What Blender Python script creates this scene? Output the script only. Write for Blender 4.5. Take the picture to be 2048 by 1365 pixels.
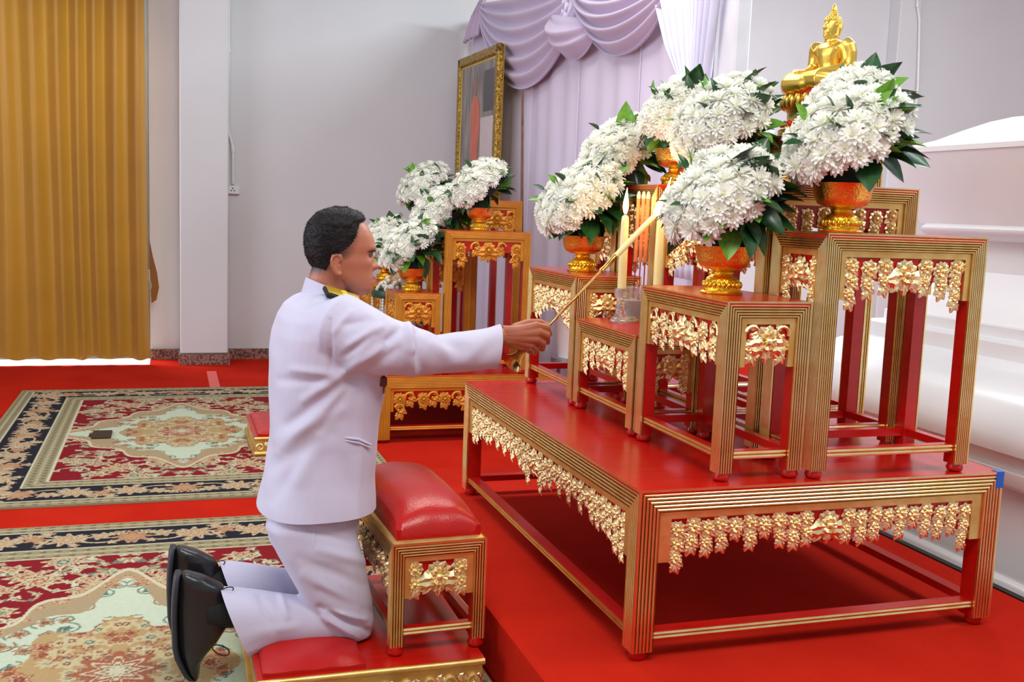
import bpy, math, random
import numpy as np
from mathutils import Vector, Matrix
for _o in list(bpy.data.objects): bpy.data.objects.remove(_o)
SC = bpy.context.scene
COL = SC.collection
rnd = random.Random(7)
PI = math.pi

# ------------------------------------------------------------------ camera
FPX, PITCH, ROLL, YAW, HC = 2095.0, 0.125374, 0.0371552, 0.317101, 1.31
def _basis():
    cy, sy, cp, sp = math.cos(YAW), math.sin(YAW), math.cos(PITCH), math.sin(PITCH)
    f = Vector((sy*cp, cy*cp, -sp)); r = Vector((cy, -sy, 0)); u = r.cross(f)
    cr, sr = math.cos(ROLL), math.sin(ROLL)
    return cr*r + sr*u, -sr*r + cr*u, f
CR, CU, CF = _basis()
cam = bpy.data.cameras.new('camera'); camo = bpy.data.objects.new('camera', cam); COL.objects.link(camo)
cam.sensor_width = 36.0; cam.sensor_fit = 'HORIZONTAL'; cam.lens = FPX/2048*36
cam.clip_start = 0.05; cam.clip_end = 60
M4 = Matrix.Identity(4)
for i in range(3):
    M4[i][0], M4[i][1], M4[i][2] = CR[i], CU[i], -CF[i]
M4[2][3] = HC
camo.matrix_world = M4
SC.camera = camo

# ------------------------------------------------------------------ world and lights
SC.view_settings.view_transform = 'Standard'
SC.view_settings.look = 'None'
SC.view_settings.gamma = 1.0
SC.view_settings.use_curve_mapping = False
SC.view_settings.exposure = 0.14
w = bpy.data.worlds.new('world'); SC.world = w; w.use_nodes = True
w.node_tree.nodes['Background'].inputs[0].default_value = (0.93, 0.95, 1.0, 1)
w.node_tree.nodes['Background'].inputs[1].default_value = 0.42
def area(name, loc, target, sx, sy, power, col):
    l = bpy.data.lights.new(name, 'AREA'); l.shape = 'RECTANGLE'; l.size = sx; l.size_y = sy
    l.energy = power; l.color = col
    o = bpy.data.objects.new(name, l); COL.objects.link(o); o.location = loc
    d = Vector(target)-Vector(loc); o.rotation_euler = d.to_track_quat('-Z', 'Y').to_euler()
    return o
area('daylight_from_open_doors', (-3.6, 3.6, 1.7), (0.6, 3.4, 0.9), 4.5, 2.6, 125, (0.78, 0.88, 1.0))
area('ceiling_lamp_row_near', (0.4, 0.6, 3.6), (0.9, 2.6, 0.6), 2.4, 0.6, 72, (1.0, 0.97, 0.92))
area('ceiling_lamp_row_mid', (1.2, 4.6, 3.7), (1.2, 4.8, 0), 2.6, 0.6, 62, (1.0, 0.97, 0.93))
area('ceiling_lamp_row_right', (4.6, 4.8, 3.7), (4.7, 5.6, 0.4), 2.6, 0.6, 240, (0.80, 0.95, 1.0))

area('cool_fill_right_near', (3.9, 1.4, 3.6), (3.6, 2.2, 0.4), 2.4, 0.6, 55, (0.86, 0.95, 1.0))  # added cool fill, whitens the bier and the right table sides

# ------------------------------------------------------------------ measuring helpers (photo point + known plane -> place)
def ray(px, py): return CF + CR*((px-1024)/FPX) - CU*((py-682.5)/FPX)
CAMP = Vector((0, 0, HC))
def at(px, py, Y):
    d = ray(px, py); return CAMP + d*(Y/d.y)
def atx(px, py, X):
    d = ray(px, py); return CAMP + d*(X/d.x)
def atz(px, py, z):
    d = ray(px, py); return CAMP + d*((z-HC)/d.z)

# ------------------------------------------------------------------ materials
def lin(c):
    return tuple((x/255/12.92 if x/255 <= 0.04045 else ((x/255+0.055)/1.055)**2.4) for x in c)
MATS = {}
def mat(name, col, rough=0.5, metal=0.0, col2=None, nscale=8.0, bump=0.0, bscale=40.0, stretch=None, coat=0.0, trans=0.0, sheen=0.0, spec=0.5, sss=0.0, lo=0.35, hi=0.65, emit=None, estr=0.0):
    if name in MATS: return MATS[name]
    m = bpy.data.materials.new(name); m.use_nodes = True; nt = m.node_tree; N = nt.nodes; L = nt.links
    b = N['Principled BSDF']
    b.inputs['Roughness'].default_value = rough; b.inputs['Metallic'].default_value = metal
    b.inputs['Base Color'].default_value = (*col, 1)
    b.inputs['Coat Weight'].default_value = coat; b.inputs['Coat Roughness'].default_value = 0.12
    b.inputs['Sheen Weight'].default_value = sheen
    b.inputs['Specular IOR Level'].default_value = spec
    b.inputs['Transmission Weight'].default_value = trans
    if sss: 
        b.inputs['Subsurface Weight'].default_value = sss; b.inputs['Subsurface Radius'].default_value = (0.02, 0.008, 0.004); b.inputs['Subsurface Scale'].default_value = 0.3
    if emit:
        b.inputs['Emission Color'].default_value = (*emit, 1); b.inputs['Emission Strength'].default_value = estr
    tc = N.new('ShaderNodeTexCoord'); src = tc.outputs['Object']
    if stretch:
        mp = N.new('ShaderNodeMapping'); mp.inputs['Scale'].default_value = stretch; L.new(src, mp.inputs['Vector']); src = mp.outputs['Vector']
    nz = N.new('ShaderNodeTexNoise'); nz.inputs['Scale'].default_value = nscale; nz.inputs['Detail'].default_value = 5
    L.new(src, nz.inputs['Vector'])
    rp = N.new('ShaderNodeValToRGB'); rp.color_ramp.elements[0].position = lo; rp.color_ramp.elements[1].position = hi
    c2 = col2 if col2 else tuple(x*0.93 for x in col)
    rp.color_ramp.elements[0].color = (*c2, 1); rp.color_ramp.elements[1].color = (*col, 1)
    L.new(nz.outputs['Fac'], rp.inputs['Fac']); L.new(rp.outputs['Color'], b.inputs['Base Color'])
    if bump:
        n2 = N.new('ShaderNodeTexNoise'); n2.inputs['Scale'].default_value = bscale; n2.inputs['Detail'].default_value = 3
        L.new(src, n2.inputs['Vector'])
        bp = N.new('ShaderNodeBump'); bp.inputs['Strength'].default_value = bump; bp.inputs['Distance'].default_value = 0.01
        L.new(n2.outputs['Fac'], bp.inputs['Height']); L.new(bp.outputs['Normal'], b.inputs['Normal'])
    MATS[name] = m
    return m

M_CARPET = mat('red_carpet', lin((197, 38, 20)), 0.95, col2=lin((185, 31, 16)), nscale=3.0, bump=0.5, bscale=260, spec=0.05)
M_WALL = mat('painted_plaster', lin((212, 212, 213)), 0.75, col2=lin((207, 207, 208)), nscale=1.2, bump=0.03, bscale=90)
M_TRIMW = mat('white_paint', lin((232, 232, 236)), 0.55)
M_GRAN = mat('brown_granite', lin((158, 118, 104)), 0.35, col2=lin((86, 60, 56)), nscale=60, lo=0.42, hi=0.58)
M_RED = mat('red_lacquer', lin((192, 20, 8)), 0.27, col2=lin((180, 15, 7)), nscale=6, bump=0.02, bscale=20, stretch=(1, 6, 6), coat=0.12, spec=0.45)
M_GOLD = mat('gold_leaf', lin((250, 226, 164)), 0.27, 1.0, col2=lin((238, 202, 126)), nscale=18, bump=0.02, bscale=220, lo=0.3, hi=0.6)
M_GOLDC = mat('carved_gold_leaf', lin((252, 236, 184)), 0.26, 1.0, col2=lin((238, 190, 112)), nscale=30, bump=0.2, bscale=40, lo=0.3, hi=0.5)
M_GOLDF = mat('flat_gold_paint', lin((240, 208, 132)), 0.40, 0.9, col2=lin((224, 178, 100)), nscale=14, bump=0.06, bscale=60)
M_YEL = mat('yellow_gold_paint', lin((214, 148, 44)), 0.38, 0.35, col2=lin((200, 128, 34)), nscale=10, bump=0.05, bscale=60)
M_YELC = mat('carved_yellow_gold', lin((222, 158, 52)), 0.36, 0.35, col2=lin((196, 124, 34)), nscale=30, bump=0.15, bscale=90)
M_LEATHER = mat('red_leatherette', lin((190, 19, 7)), 0.30, col2=lin((176, 15, 6)), nscale=4, bump=0.10, bscale=160, spec=0.5)
M_GROOVE = mat('groove_brown', lin((196, 142, 76)), 0.45, 0.9, col2=lin((172, 104, 54)), nscale=20)  # darker, browner gold for the sunk groove faces
M_GROOVEY = mat('groove_ochre', lin((176, 112, 28)), 0.5, 0.3)
M_BLACK = mat('black_rubber', (0.012, 0.012, 0.012), 0.6)
M_BLUE = mat('blue_tape', lin((20, 92, 190)), 0.5)

# ------------------------------------------------------------------ mesh builder
class MB:
    def __init__(s): s.v = []; s.f = []; s.m = []
    def add(s, vs, fs, mi=0, M=None):
        k = len(s.v)
        for p in vs:
            p = Vector(p)
            s.v.append(M @ p if M is not None else p)
        for f in fs: s.f.append([i+k for i in f]); s.m.append(mi)
        return s
    def box(s, x0, x1, y0, y1, z0, z1, mi=0, M=None):
        vs = [(x, y, z) for z in (z0, z1) for y in (y0, y1) for x in (x0, x1)]
        return s.add(vs, [(0,2,3,1), (4,5,7,6), (0,1,5,4), (2,6,7,3), (0,4,6,2), (1,3,7,5)], mi, M)
    def bbox(s, x0, x1, y0, y1, z0, z1, b=0.004, mi=0, M=None):
        # box with chamfered vertical and top/bottom edges
        def ring(i, z): 
            a, c, d, e = x0+i, x1-i, y0+i, y1-i
            return [(a+b, d, z), (c-b, d, z), (c, d+b, z), (c, e-b, z), (c-b, e, z), (a+b, e, z), (a, e-b, z), (a, d+b, z)]
        return s.loft([ring(b, z0), ring(0, z0+b), ring(0, z1-b), ring(b, z1)], mi, True, M)
    def loft(s, rings, mi=0, caps=True, M=None, closed=True):
        n = len(rings[0]); vs = [p for r in rings for p in r]; fs = []
        for i in range(len(rings)-1):
            for j in range(n if closed else n-1):
                a, b = i*n+j, i*n+(j+1) % n
                fs.append((a, b, b+n, a+n))
        if caps and closed:
            fs.append(tuple(range(n-1, -1, -1))); fs.append(tuple(range((len(rings)-1)*n, len(rings)*n)))
        return s.add(vs, fs, mi, M)
    def lathe(s, prof, n=24, mi=0, M=None, caps=True):
        rings = [[(r*math.cos(2*PI*j/n), r*math.sin(2*PI*j/n), z) for j in range(n)] for r, z in prof]
        return s.loft(rings, mi, caps, M)
    def tube(s, path, rad, n=10, mi=0, caps=True, M=None, flat=1.0):
        P = [Vector(p) for p in path]; R = rad if isinstance(rad, (list, tuple)) else [rad]*len(P)
        T = []
        for i in range(len(P)):
            a = P[max(0, i-1)]; b = P[min(len(P)-1, i+1)]; T.append((b-a).normalized())
        up = Vector((0, 0, 1)) if abs(T[0].z) < 0.9 else Vector((1, 0, 0))
        nx = T[0].cross(up).normalized(); rings = []
        for i, p in enumerate(P):
            nx = (nx - T[i]*nx.dot(T[i])).normalized(); ny = T[i].cross(nx)
            rings.append([p + (nx*math.cos(2*PI*j/n) + ny*math.sin(2*PI*j/n)*flat)*R[i] for j in range(n)])
        return s.loft(rings, mi, caps, M)
    def ball(s, c, r, n=10, m=6, mi=0, sc=(1, 1, 1), M=None):
        rings = []
        for i in range(1, m):
            a = PI*i/m
            rings.append([(c[0]+sc[0]*r*math.sin(a)*math.cos(2*PI*j/n), c[1]+sc[1]*r*math.sin(a)*math.sin(2*PI*j/n), c[2]-sc[2]*r*math.cos(a)) for j in range(n)])
        k = len(rings)*n; vs = [p for q in rings for p in q] + [(c[0], c[1], c[2]-sc[2]*r), (c[0], c[1], c[2]+sc[2]*r)]
        fs = []
        for i in range(len(rings)-1):
            for j in range(n): a, b = i*n+j, i*n+(j+1) % n; fs.append((a, b, b+n, a+n))
        for j in range(n):
            fs.append((k, (j+1) % n, j)); q = (len(rings)-1)*n; fs.append((k+1, q+j, q+(j+1) % n))
        return s.add(vs, fs, mi, M)
    def mesh(s, name, mats, smooth=40):
        me = bpy.data.meshes.new(name); me.from_pydata([tuple(p) for p in s.v], [], s.f)
        for m in (mats if isinstance(mats, (list, tuple)) else [mats]): me.materials.append(m)
        me.polygons.foreach_set('material_index', s.m)
        if smooth: 
            me.polygons.foreach_set('use_smooth', [True]*len(me.polygons)); me.set_sharp_from_angle(angle=math.radians(smooth))
        me.update(); return me
    def build(s, name, mats, parent=None, smooth=40, org=None):
        if org is not None:
            o = Vector(org); s.v = [p-o for p in s.v]
        return link(name, s.mesh(name, mats, smooth), parent)
def link(name, me, parent=None, M=None):
    o = bpy.data.objects.new(name, me); COL.objects.link(o)
    if parent: o.parent = parent
    if M is not None: o.matrix_local = M
    return o
def tag(o, label=None, cat=None, group=None, kind=None):
    if label: o['label'] = label
    if cat: o['category'] = cat
    if group: o['group'] = group
    if kind: o['kind'] = kind
    return o
def empty(name, loc, label, cat, group=None, rz=0.0):
    o = bpy.data.objects.new(name, None); COL.objects.link(o); o.location = loc; o.rotation_euler = (0, 0, rz); o.empty_display_size = 0.05
    return tag(o, label, cat, group)
def T(x, y, z): return Matrix.Translation((x, y, z))
def RZ(a): return Matrix.Rotation(a, 4, 'Z')
def frame_from(n, up=(0, 0, 1)):
    z = Vector(n).normalized(); x = Vector(up).cross(z)
    if x.length < 1e-3: x = Vector((1, 0, 0)).cross(z)
    x.normalize(); y = z.cross(x)
    return Matrix(((x.x, y.x, z.x, 0), (x.y, y.y, z.y, 0), (x.z, y.z, z.z, 0), (0, 0, 0, 1)))

# ------------------------------------------------------------------ the room
YW = 8.84
tag(MB().box(-4.2, 10.5, -1.5, YW-0.28, -0.12, 0).box(-0.16, 10.5, YW-0.28, YW+0.2, -0.12, 0).build('floor', M_CARPET), kind='structure')
wb = MB()
wb.box(-0.16, 10.5, YW, YW+0.2, 0, 4.2); wb.box(-4.2, -3.2, YW, YW+0.2, 0, 4.2); wb.box(-3.2, -0.16, YW, YW+0.2, 3.0, 4.2)
wall = tag(wb.build('wall_back', M_WALL), kind='structure')
def pilaster(x0, x1, dep):
    b = MB().bbox(x0, x1, YW-dep, YW, 0.085, 4.2, 0.008); return b.build('pilaster', M_WALL, wall)
pilaster(0.068, 0.43, 0.30)
pilaster(6.62, 6.86, 0.16)
bb = MB()
bb.box(-0.16, 0.06, YW-0.03, YW, 0, 0.085); bb.box(0.055, 0.443, YW-0.325, YW, 0, 0.085); bb.box(0.443, 6.6, YW-0.03, YW, 0, 0.085); bb.box(6.6, 6.88, YW-0.19, YW, 0, 0.085); bb.box(6.88, 10.5, YW-0.03, YW, 0, 0.085)
tag(bb.build('baseboard_back', M_GRAN), kind='structure')
# ------------------------------------------------------------------ carved gilt tables
def ridge_profile(fw, n, amp):
    # rounded raised beads with narrow grooves; 0 = outermost face, positive = sunk
    pts = [(0.0, 0.0)]; s = fw/n
    for i in range(n):
        a = i*s
        if i: pts += [(a+s*0.16, amp*0.35)]
        pts += [(a+s*0.38, 0.0), (a+s*0.62, 0.0), (a+s*0.84, amp*0.35), (a+s*(1.0 if i == n-1 else 0.96), amp)]
        if i < n-1: pts += [(a+s*1.04, amp)]
    return pts
# carved pieces, unit sized, lying in the XZ plane and facing -Y
def rosette_mesh(m, np_=9, name='carved_flower'):
    b = MB()
    for ring, (r0, r1, d0, d1, wd, off) in enumerate(((0.30, 1.0, -0.16, -0.10, 0.36, 0.0), (0.18, 0.68, -0.30, -0.30, 0.26, 0.5))):
        for k in range(np_):
            a = 2*PI*(k+off)/np_; ca, sa = math.cos(a), math.sin(a)
            def P(r, w, d): return (r*ca - w*sa, d, r*sa + w*ca)
            rm = (r0+r1)*0.55
            vs = [P(r0, -wd*0.4, d0*0.4), P(r0, 0, d0), P(r0, wd*0.4, d0*0.4), P(rm, -wd, d1*0.55), P(rm, 0, d1*1.55), P(rm, wd, d1*0.55), P(r1, 0, d1*0.55)]
            b.add(vs, [(0, 1, 4, 3), (1, 2, 5, 4), (3, 4, 6), (4, 5, 6)])
    b.ball((0, -0.26, 0), 0.24, 8, 5, 0, (1, 0.9, 1))
    b.lathe([(0.8, 0.0), (0.75, 0.08)], 12, 0, Matrix.Rotation(PI/2, 4, 'X'))
    return b.mesh(name, m, 25)
def leaf_mesh(m, name='carved_leaf'):
    b = MB(); pr = [(0.0, 0.10), (0.25, 0.42), (0.38, 0.30), (0.55, 0.38), (0.68, 0.22), (0.82, 0.20), (1.0, 0.0)]
    vs = []; fs = []
    for t, wd in pr:
        d = -0.18*math.sin(PI*min(1, t*1.05+0.05))-0.04
        vs += [(-wd, d*0.35, -t), (-wd*0.45, d*0.85, -t), (0, d*0.55, -t), (wd*0.45, d*0.85, -t), (wd, d*0.35, -t)]
    for i in range(len(pr)-1):
        for j in range(4): fs.append((i*5+j, i*5+j+1, i*5+j+6, i*5+j+5))
    b.add(vs, fs); return b.mesh(name, m, 30)
def scroll_mesh(m, name='carved_scroll'):
    b = MB(); pts = []; rr = []
    for i in range(15):
        a = i/14*PI*1.75; r = 0.75-0.38*i/14
        pts.append((r*math.cos(a), -0.10-0.10*i/14, r*math.sin(a))); rr.append(0.20-0.09*i/14)
    b.tube(pts, rr, 6, 0); b.ball((pts[-1][0]*0.6, -0.2, pts[-1][2]*0.6), 0.2, 6, 4); return b.mesh(name, m, 50)
CARVE = {}
for key, mm in (('gold', M_GOLDC), ('yel', M_YELC)):
    CARVE[key] = dict(f=[rosette_mesh(mm, 9), rosette_mesh(mm, 8), rosette_mesh(mm, 11)], l=leaf_mesh(mm), s=scroll_mesh(mm))

def lower_edge(u, kind):
    # depth of the carved apron (0..1) along the face, u in -1..1
    a = abs(u)
    if kind == 'long':   # deep at the corners, shallow arch, pendant in the middle
        e = 0.60 + 0.40*max(0, (a-0.62)/0.38)**1.2
        return e + 0.42*math.exp(-(a/0.13)**2)
    if kind == 'tall':
        e = 0.68 + 0.32*max(0, (a-0.55)/0.45)
        return e + 0.20*math.exp(-(a/0.2)**2)
    if kind == 'point':
        return 0.62 + 0.38*max(0, (a-0.45)/0.55) + 0.35*math.exp(-(a/0.22)**2)
    return 0.75 + 0.25*a

def gilt_table(name, label, cat, x0, x1, y0, y1, z0, z1, group=None, style='gold', fw=0.05, nr=6, foot=0.022, ap=0.12, kinds=('tall', 'tall'), st_z=0.055, rz=0.0, carve=(1, 1, 0, 0), fsz=0.028, top=True, seed=1, strip=0.016, ear=0.018, cush=False, scrolls=False):
    W, D, h = x1-x0, y1-y0, z1-z0
    root = empty(name, ((x0+x1)/2, (y0+y1)/2, z0), label, cat, group, rz)
    g, gf, gc = (M_GOLD, M_GOLDF, CARVE['gold']) if style == 'gold' else (M_YEL, M_YEL, CARVE['yel'])
    gv = M_GROOVE if style == 'gold' else M_GROOVEY
    rr = random.Random(seed)
    amp = 0.0055 if style == 'gold' else 0.0025
    prof = ridge_profile(fw, nr, amp)
    # leg: red post with ridged gilt facing on the two outer sides, corner at local origin
    lb = MB(); i = amp+0.0015
    lb.box(i, fw, i, fw, foot, h-0.014, 1)
    for side in (0, 1):
        vs = []; fs = []; lb_f = []
        for t, d in prof:
            for z in (foot, h-t):
                vs.append((t, d, z) if side == 0 else (d, t, z))
        for k in range(len(prof)-1):
            q = (2*k, 2*k+2, 2*k+3, 2*k+1); lb_f.append((k, q if side == 0 else q[::-1]))
        for gi in (0, 2): lb.add(vs, [q for k, q in lb_f if (2 if prof[k][1] > amp*0.3 and prof[k+1][1] > amp*0.3 else 0) == gi], gi)
        # underside and inner return of the facing
        e = 0.004
        lb.add([(fw, 0, foot), (fw, e, foot), (fw, e, h-fw), (fw, 0, h-fw)] if side == 0 else [(0, fw, foot), (e, fw, foot), (e, fw, h-fw), (0, fw, h-fw)], [(0, 1, 2, 3) if side == 0 else (3, 2, 1, 0)], 0)
    lb.add([(0, 0, foot), (fw, 0, foot), (fw, fw, foot), (0, fw, foot)], [(0, 3, 2, 1)], 1)
    lme = lb.mesh('leg', [g, M_RED, gv], 30)
    # the leg mesh needs a rectangular-plan free rotation: 4 corners
    corners = [(-W/2, -D/2, 0), (W/2, -D/2, PI/2), (W/2, D/2, PI), (-W/2, D/2, -PI/2)]
    fb = MB(); fb.lathe([(0.012, 0), (0.020, 0.002), (0.023, foot*0.45), (0.019, foot*0.9), (0.019, foot+0.004)], 14)
    fme = fb.mesh('foot', M_RED, 60)
    for cx, cy, a in corners:
        lo = link('leg', lme, root, T(cx, cy, 0) @ RZ(a)); link('foot', fme, lo, T(fw*0.52, fw*0.52, 0))
    if top:
        MB().box(-W/2+0.001, W/2-0.001, -D/2+0.001, D/2-0.001, h-0.014, h-0.0004).build('table_top', M_RED, root)
    # faces: 0 = -X, 1 = -Y, 2 = +X, 3 = +Y
    for fi, (L, dist, ang) in enumerate(((D, W/2, -PI/2), (W, D/2, 0), (D, W/2, PI/2), (W, D/2, PI))):
        FM = RZ(ang) @ T(0, -dist, 0)
        rb = MB(); vs = []; fs = []
        for t, d in prof:
            vs += [(-L/2+t, d, h-t), (L/2-t, d, h-t)]
        for k in range(len(prof)-1): fs.append((2*k, 2*k+2, 2*k+3, 2*k+1))
        for gi in (0, 1): rb.add(vs, [f[::-1] for k, f in enumerate(fs) if (1 if prof[k][1] > amp*0.3 and prof[k+1][1] > amp*0.3 else 0) == gi], gi)
        rb.add([(-L/2+fw, 0, h-fw), (L/2-fw, 0, h-fw), (L/2-fw, 0.012, h-fw), (-L/2+fw, 0.012, h-fw)], [(0, 1, 2, 3)], 0)
        ro = rb.build('rail', [g, gv], root, 30); ro.matrix_local = FM
        # stretcher
        sb = MB(); a, e = -L/2+fw*0.8, L/2-fw*0.8
        sb.box(a, e, 0.012, fw*0.85, st_z, st_z+0.022, 0)
        sb.tube([(a, 0.012, st_z+0.006), (e, 0.012, st_z+0.006)], 0.0052, 6, 1); sb.tube([(a, 0.012, st_z+0.016), (e, 0.012, st_z+0.016)], 0.0052, 6, 1)
        so = sb.build('stretcher', [M_RED, g], root, 40); so.matrix_local = FM
        # apron: gilt flat border, red fret board behind, carved work in front
        kind = kinds[fi % 2]; il = L/2-fw; ab = MB()
        zt = h-fw
        ab.box(-il, il, 0.006, 0.016, zt-strip, zt+0.004, 0)
        for sx in (-1, 1):
            xs = sorted((sx*il, sx*(il-ear))); ab.box(xs[0], xs[1], 0.006, 0.016, zt-ap*(1.0 if kind != 'plain' else 0.8), zt-strip, 0)
        nb = max(10, int(L/0.02)); tp = zt-strip; ww = il-ear
        hgt = ap-strip
        if style == 'gold' or scrolls or True:
            vs = []; fs = []
            for k in range(nb+1):
                u = -1+2*k/nb; ed = tp-hgt*(lower_edge(u, kind)*0.80+0.03*math.sin(k*2.1))
                for yy in (0.013, 0.020): vs += [(u*ww, yy, tp+0.002), (u*ww, yy, ed)]
            for k in range(nb):
                q = k*4
                fs += [(q, q+1, q+5, q+4), (q+2, q+6, q+7, q+3), (q+1, q+3, q+7, q+5)]
            ab.add(vs, fs, 1)
        ao = ab.build('apron', [gf, M_RED], root, 30); ao.matrix_local = FM
        if not carve[fi]: continue
        R = fsz
        def put(me, x, z, s, rot=0.0, yy=0.012, sx=1):
            link(me.name.split('.')[0], me, ao, T(x, yy, z) @ Matrix.Rotation(rot, 4, 'Y') @ Matrix.Diagonal((s*sx, s, s, 1)))
        mid = min(R*1.45, hgt*0.46)
        zc = tp-mid*1.02
        put(gc['f'][2 if not scrolls else 0], 0, zc, mid)
        for rt in (-0.75, 0, 0.75): put(gc['l'], -math.sin(rt)*mid*0.6, zc-mid*0.5, R*1.25, rt)
        for rt in (2.3, -2.3): put(gc['l'], math.sin(rt)*mid*0.3, zc+mid*0.3, R*1.2, rt)
        for rt in (1.45, -1.45): put(gc['l'], 0, zc-mid*0.2, mid*1.6, rt)
        x = mid+R*0.72; k = 0; step = R*1.5
        ncol = max(1, round((ww-x+R*0.2)/step)); 
        if ncol > 1: step = (ww-R*0.72-x)/(ncol-1)
        elif ww-x < R*0.1: x = ww-R*0.6
        for k in range(ncol):
            u = min(1, x/ww); dep = hgt*lower_edge(u, kind)
            z = tp-R*(0.80+0.30*(k % 2)); r = 0
            while True:
                last = z-R*1.3 < tp-dep
                for sx in (-1, 1):
                    j = rr.uniform(-0.15, 0.15); xx = sx*(x+rr.uniform(-0.14, 0.14)*R)
                    sc = R*(rr.uniform(0.86, 1.0) if r == 0 else rr.uniform(0.7, 0.85))
                    if scrolls and (k+r) % 2 == 0:
                        put(gc['s'], xx, z, R*0.95, rr.uniform(-0.5, 0.5), sx=sx); put(gc['l'], xx, z-R*0.1, R*1.15, sx*1.1+j)
                        put(gc['l'], xx, z+R*0.2, R*0.9, PI-sx*0.5+j)
                    else:
                        put(gc['f'][(k+r+(sx > 0)) % 3], xx, z, sc, rr.uniform(0, 1))
                        put(gc['l'], xx, z-R*0.2, R*1.05, sx*0.95+j); put(gc['l'], xx, z, R*1.0, PI+sx*0.75+j)
                    put(gc['l'], xx, z-R*0.45, R*rr.uniform(0.95, 1.2), -sx*0.45+j); 
                    if last: put(gc['l'], xx, z-R*0.55, R*1.05, sx*0.4+j)
                z -= R*1.3; r += 1
                if last or r > 5: break
            x += step
    return root

# ---- main altar
plat = empty('altar_platform', (1.64, 1.5, 0), 'low red carpeted platform under the main gilt altar', 'platform')
pb = MB().bbox(0.848, 2.43, -0.6, 4.25, 0.0, 0.2, 0.012); pb.build('carpet_cover', M_CARPET, plat, 40, (1.64, 1.5, 0))
MB().box(2.43, 2.455, -0.6, 4.25, 0.0, 0.2).build('edge_strip', M_BLACK, plat, 40, (1.64, 1.5, 0))
G = 'gilt tables of the main altar'
base = gilt_table('altar_base_table', 'large low red topped gilt table carrying the main altar set', 'table', 1.082, 2.178, 2.255, 3.862, 0.2, 0.642, None, fw=0.058, foot=0.026, ap=0.13, kinds=('long', 'long'), st_z=0.052, fsz=0.028, seed=3, strip=0.02, ear=0.034)
MB().box(-0.022, 0.0015, -0.0015, 0.022, -0.045, 0.001).build('blue_tape', M_BLUE, base).location = (0.548, -0.8035, 0.442)
bt = [c for c in base.children if c.name.startswith('blue_tape')][0]; bt['label'] = 'blue tape wrapped on the corner'
ZB = 0.642
gilt_table('altar_table', 'gilt table at the near front corner of the main altar, under the nearest bouquet', 'table', 1.312, 1.556, 2.292, 2.80, ZB, 1.103, G, fw=0.042, ap=0.125, fsz=0.030, seed=11, scrolls=True, nr=6)
gilt_table('altar_table', 'lowest gilt table at front centre holding the candles and incense', 'table', 1.312, 1.556, 2.824, 3.308, ZB, 0.951, G, fw=0.042, ap=0.135, fsz=0.026, seed=12, nr=6)
gilt_table('altar_table', 'gilt table at the far front corner of the main altar, beside the low candle table', 'table', 1.312, 1.556, 3.325, 3.825, ZB, 1.093, G, fw=0.042, ap=0.13, fsz=0.026, seed=13, nr=6)
gilt_table('altar_table', 'tall gilt table at the near right end of the main altar', 'table', 1.572, 2.068, 2.272, 2.530, ZB, 1.280, G, fw=0.044, ap=0.125, fsz=0.029, seed=14, nr=7)
gilt_table('altar_table', 'tall gilt table at the far end of the main altar, behind the far front table', 'table', 1.572, 2.068, 3.600, 3.835, ZB, 1.280, G, fw=0.044, ap=0.125, fsz=0.027, seed=15, nr=7)
gilt_table('altar_table', 'higher gilt table just behind the tall near right table', 'table', 1.560, 2.056, 2.545, 2.79, ZB, 1.410, G, fw=0.044, ap=0.125, fsz=0.027, seed=16, nr=7)
gilt_table('altar_table', 'higher gilt table behind the burning candle of the main altar', 'table', 1.572, 2.068, 3.268, 3.58, ZB, 1.412, G, fw=0.044, ap=0.2, fsz=0.027, seed=17, nr=7)
gilt_table('altar_table', 'middle gilt table with carving lit by the candle flames', 'table', 1.580, 1.80, 2.81, 3.25, ZB, 1.33, G, fw=0.042, ap=0.155, fsz=0.027, seed=18, scrolls=True, nr=6)
gilt_table('altar_table', 'tallest gilt table under the golden statue', 'table', 1.815, 2.125, 2.81, 3.25, ZB, 1.568, G, fw=0.044, ap=0.125, fsz=0.028, seed=19, nr=6)
# ---- second altar, yellow gold
G2 = 'yellow gold tables of the second altar'
gilt_table('altar_base_table', 'low yellow gold base table of the second altar behind the man', 'table', 1.075, 2.14, 5.585, 7.10, 0.0, 0.377, None, 'yel', fw=0.07, nr=8, foot=0.02, ap=0.13, kinds=('long', 'long'), st_z=0.07, fsz=0.042, seed=21, scrolls=True)
Z2 = 0.377
gilt_table('altar_table', 'small yellow gold table under the lowest near bouquet of the second altar', 'table', 1.168, 1.422, 5.61, 5.91, Z2, 0.832, G2, 'yel', fw=0.034, ap=0.155, kinds=('point', 'point'), fsz=0.036, seed=22, scrolls=True)
gilt_table('altar_table', 'tall yellow gold table at the near right end of the second altar', 'table', 1.440, 1.932, 5.61, 5.95, Z2, 1.180, G2, 'yel', fw=0.04, ap=0.12, fsz=0.038, seed=23, scrolls=True)
gilt_table('altar_table', 'highest yellow gold table at the back of the second altar', 'table', 1.715, 2.03, 6.08, 6.60, Z2, 1.357, G2, 'yel', fw=0.04, ap=0.13, kinds=('point', 'point'), fsz=0.042, seed=24, scrolls=True)
gilt_table('altar_table', 'yellow gold table seen between the legs of the tall one on the second altar', 'table', 1.44, 1.70, 6.02, 6.34, Z2, 1.02, G2, 'yel', fw=0.034, ap=0.14, kinds=('point', 'point'), fsz=0.034, seed=25, scrolls=True)
gilt_table('altar_table', 'low yellow gold table holding the garland tray', 'table', 1.168, 1.422, 5.94, 6.42, Z2, 0.60, G2, 'yel', fw=0.034, ap=0.10, kinds=('point', 'point'), fsz=0.032, seed=26, scrolls=True)
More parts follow.
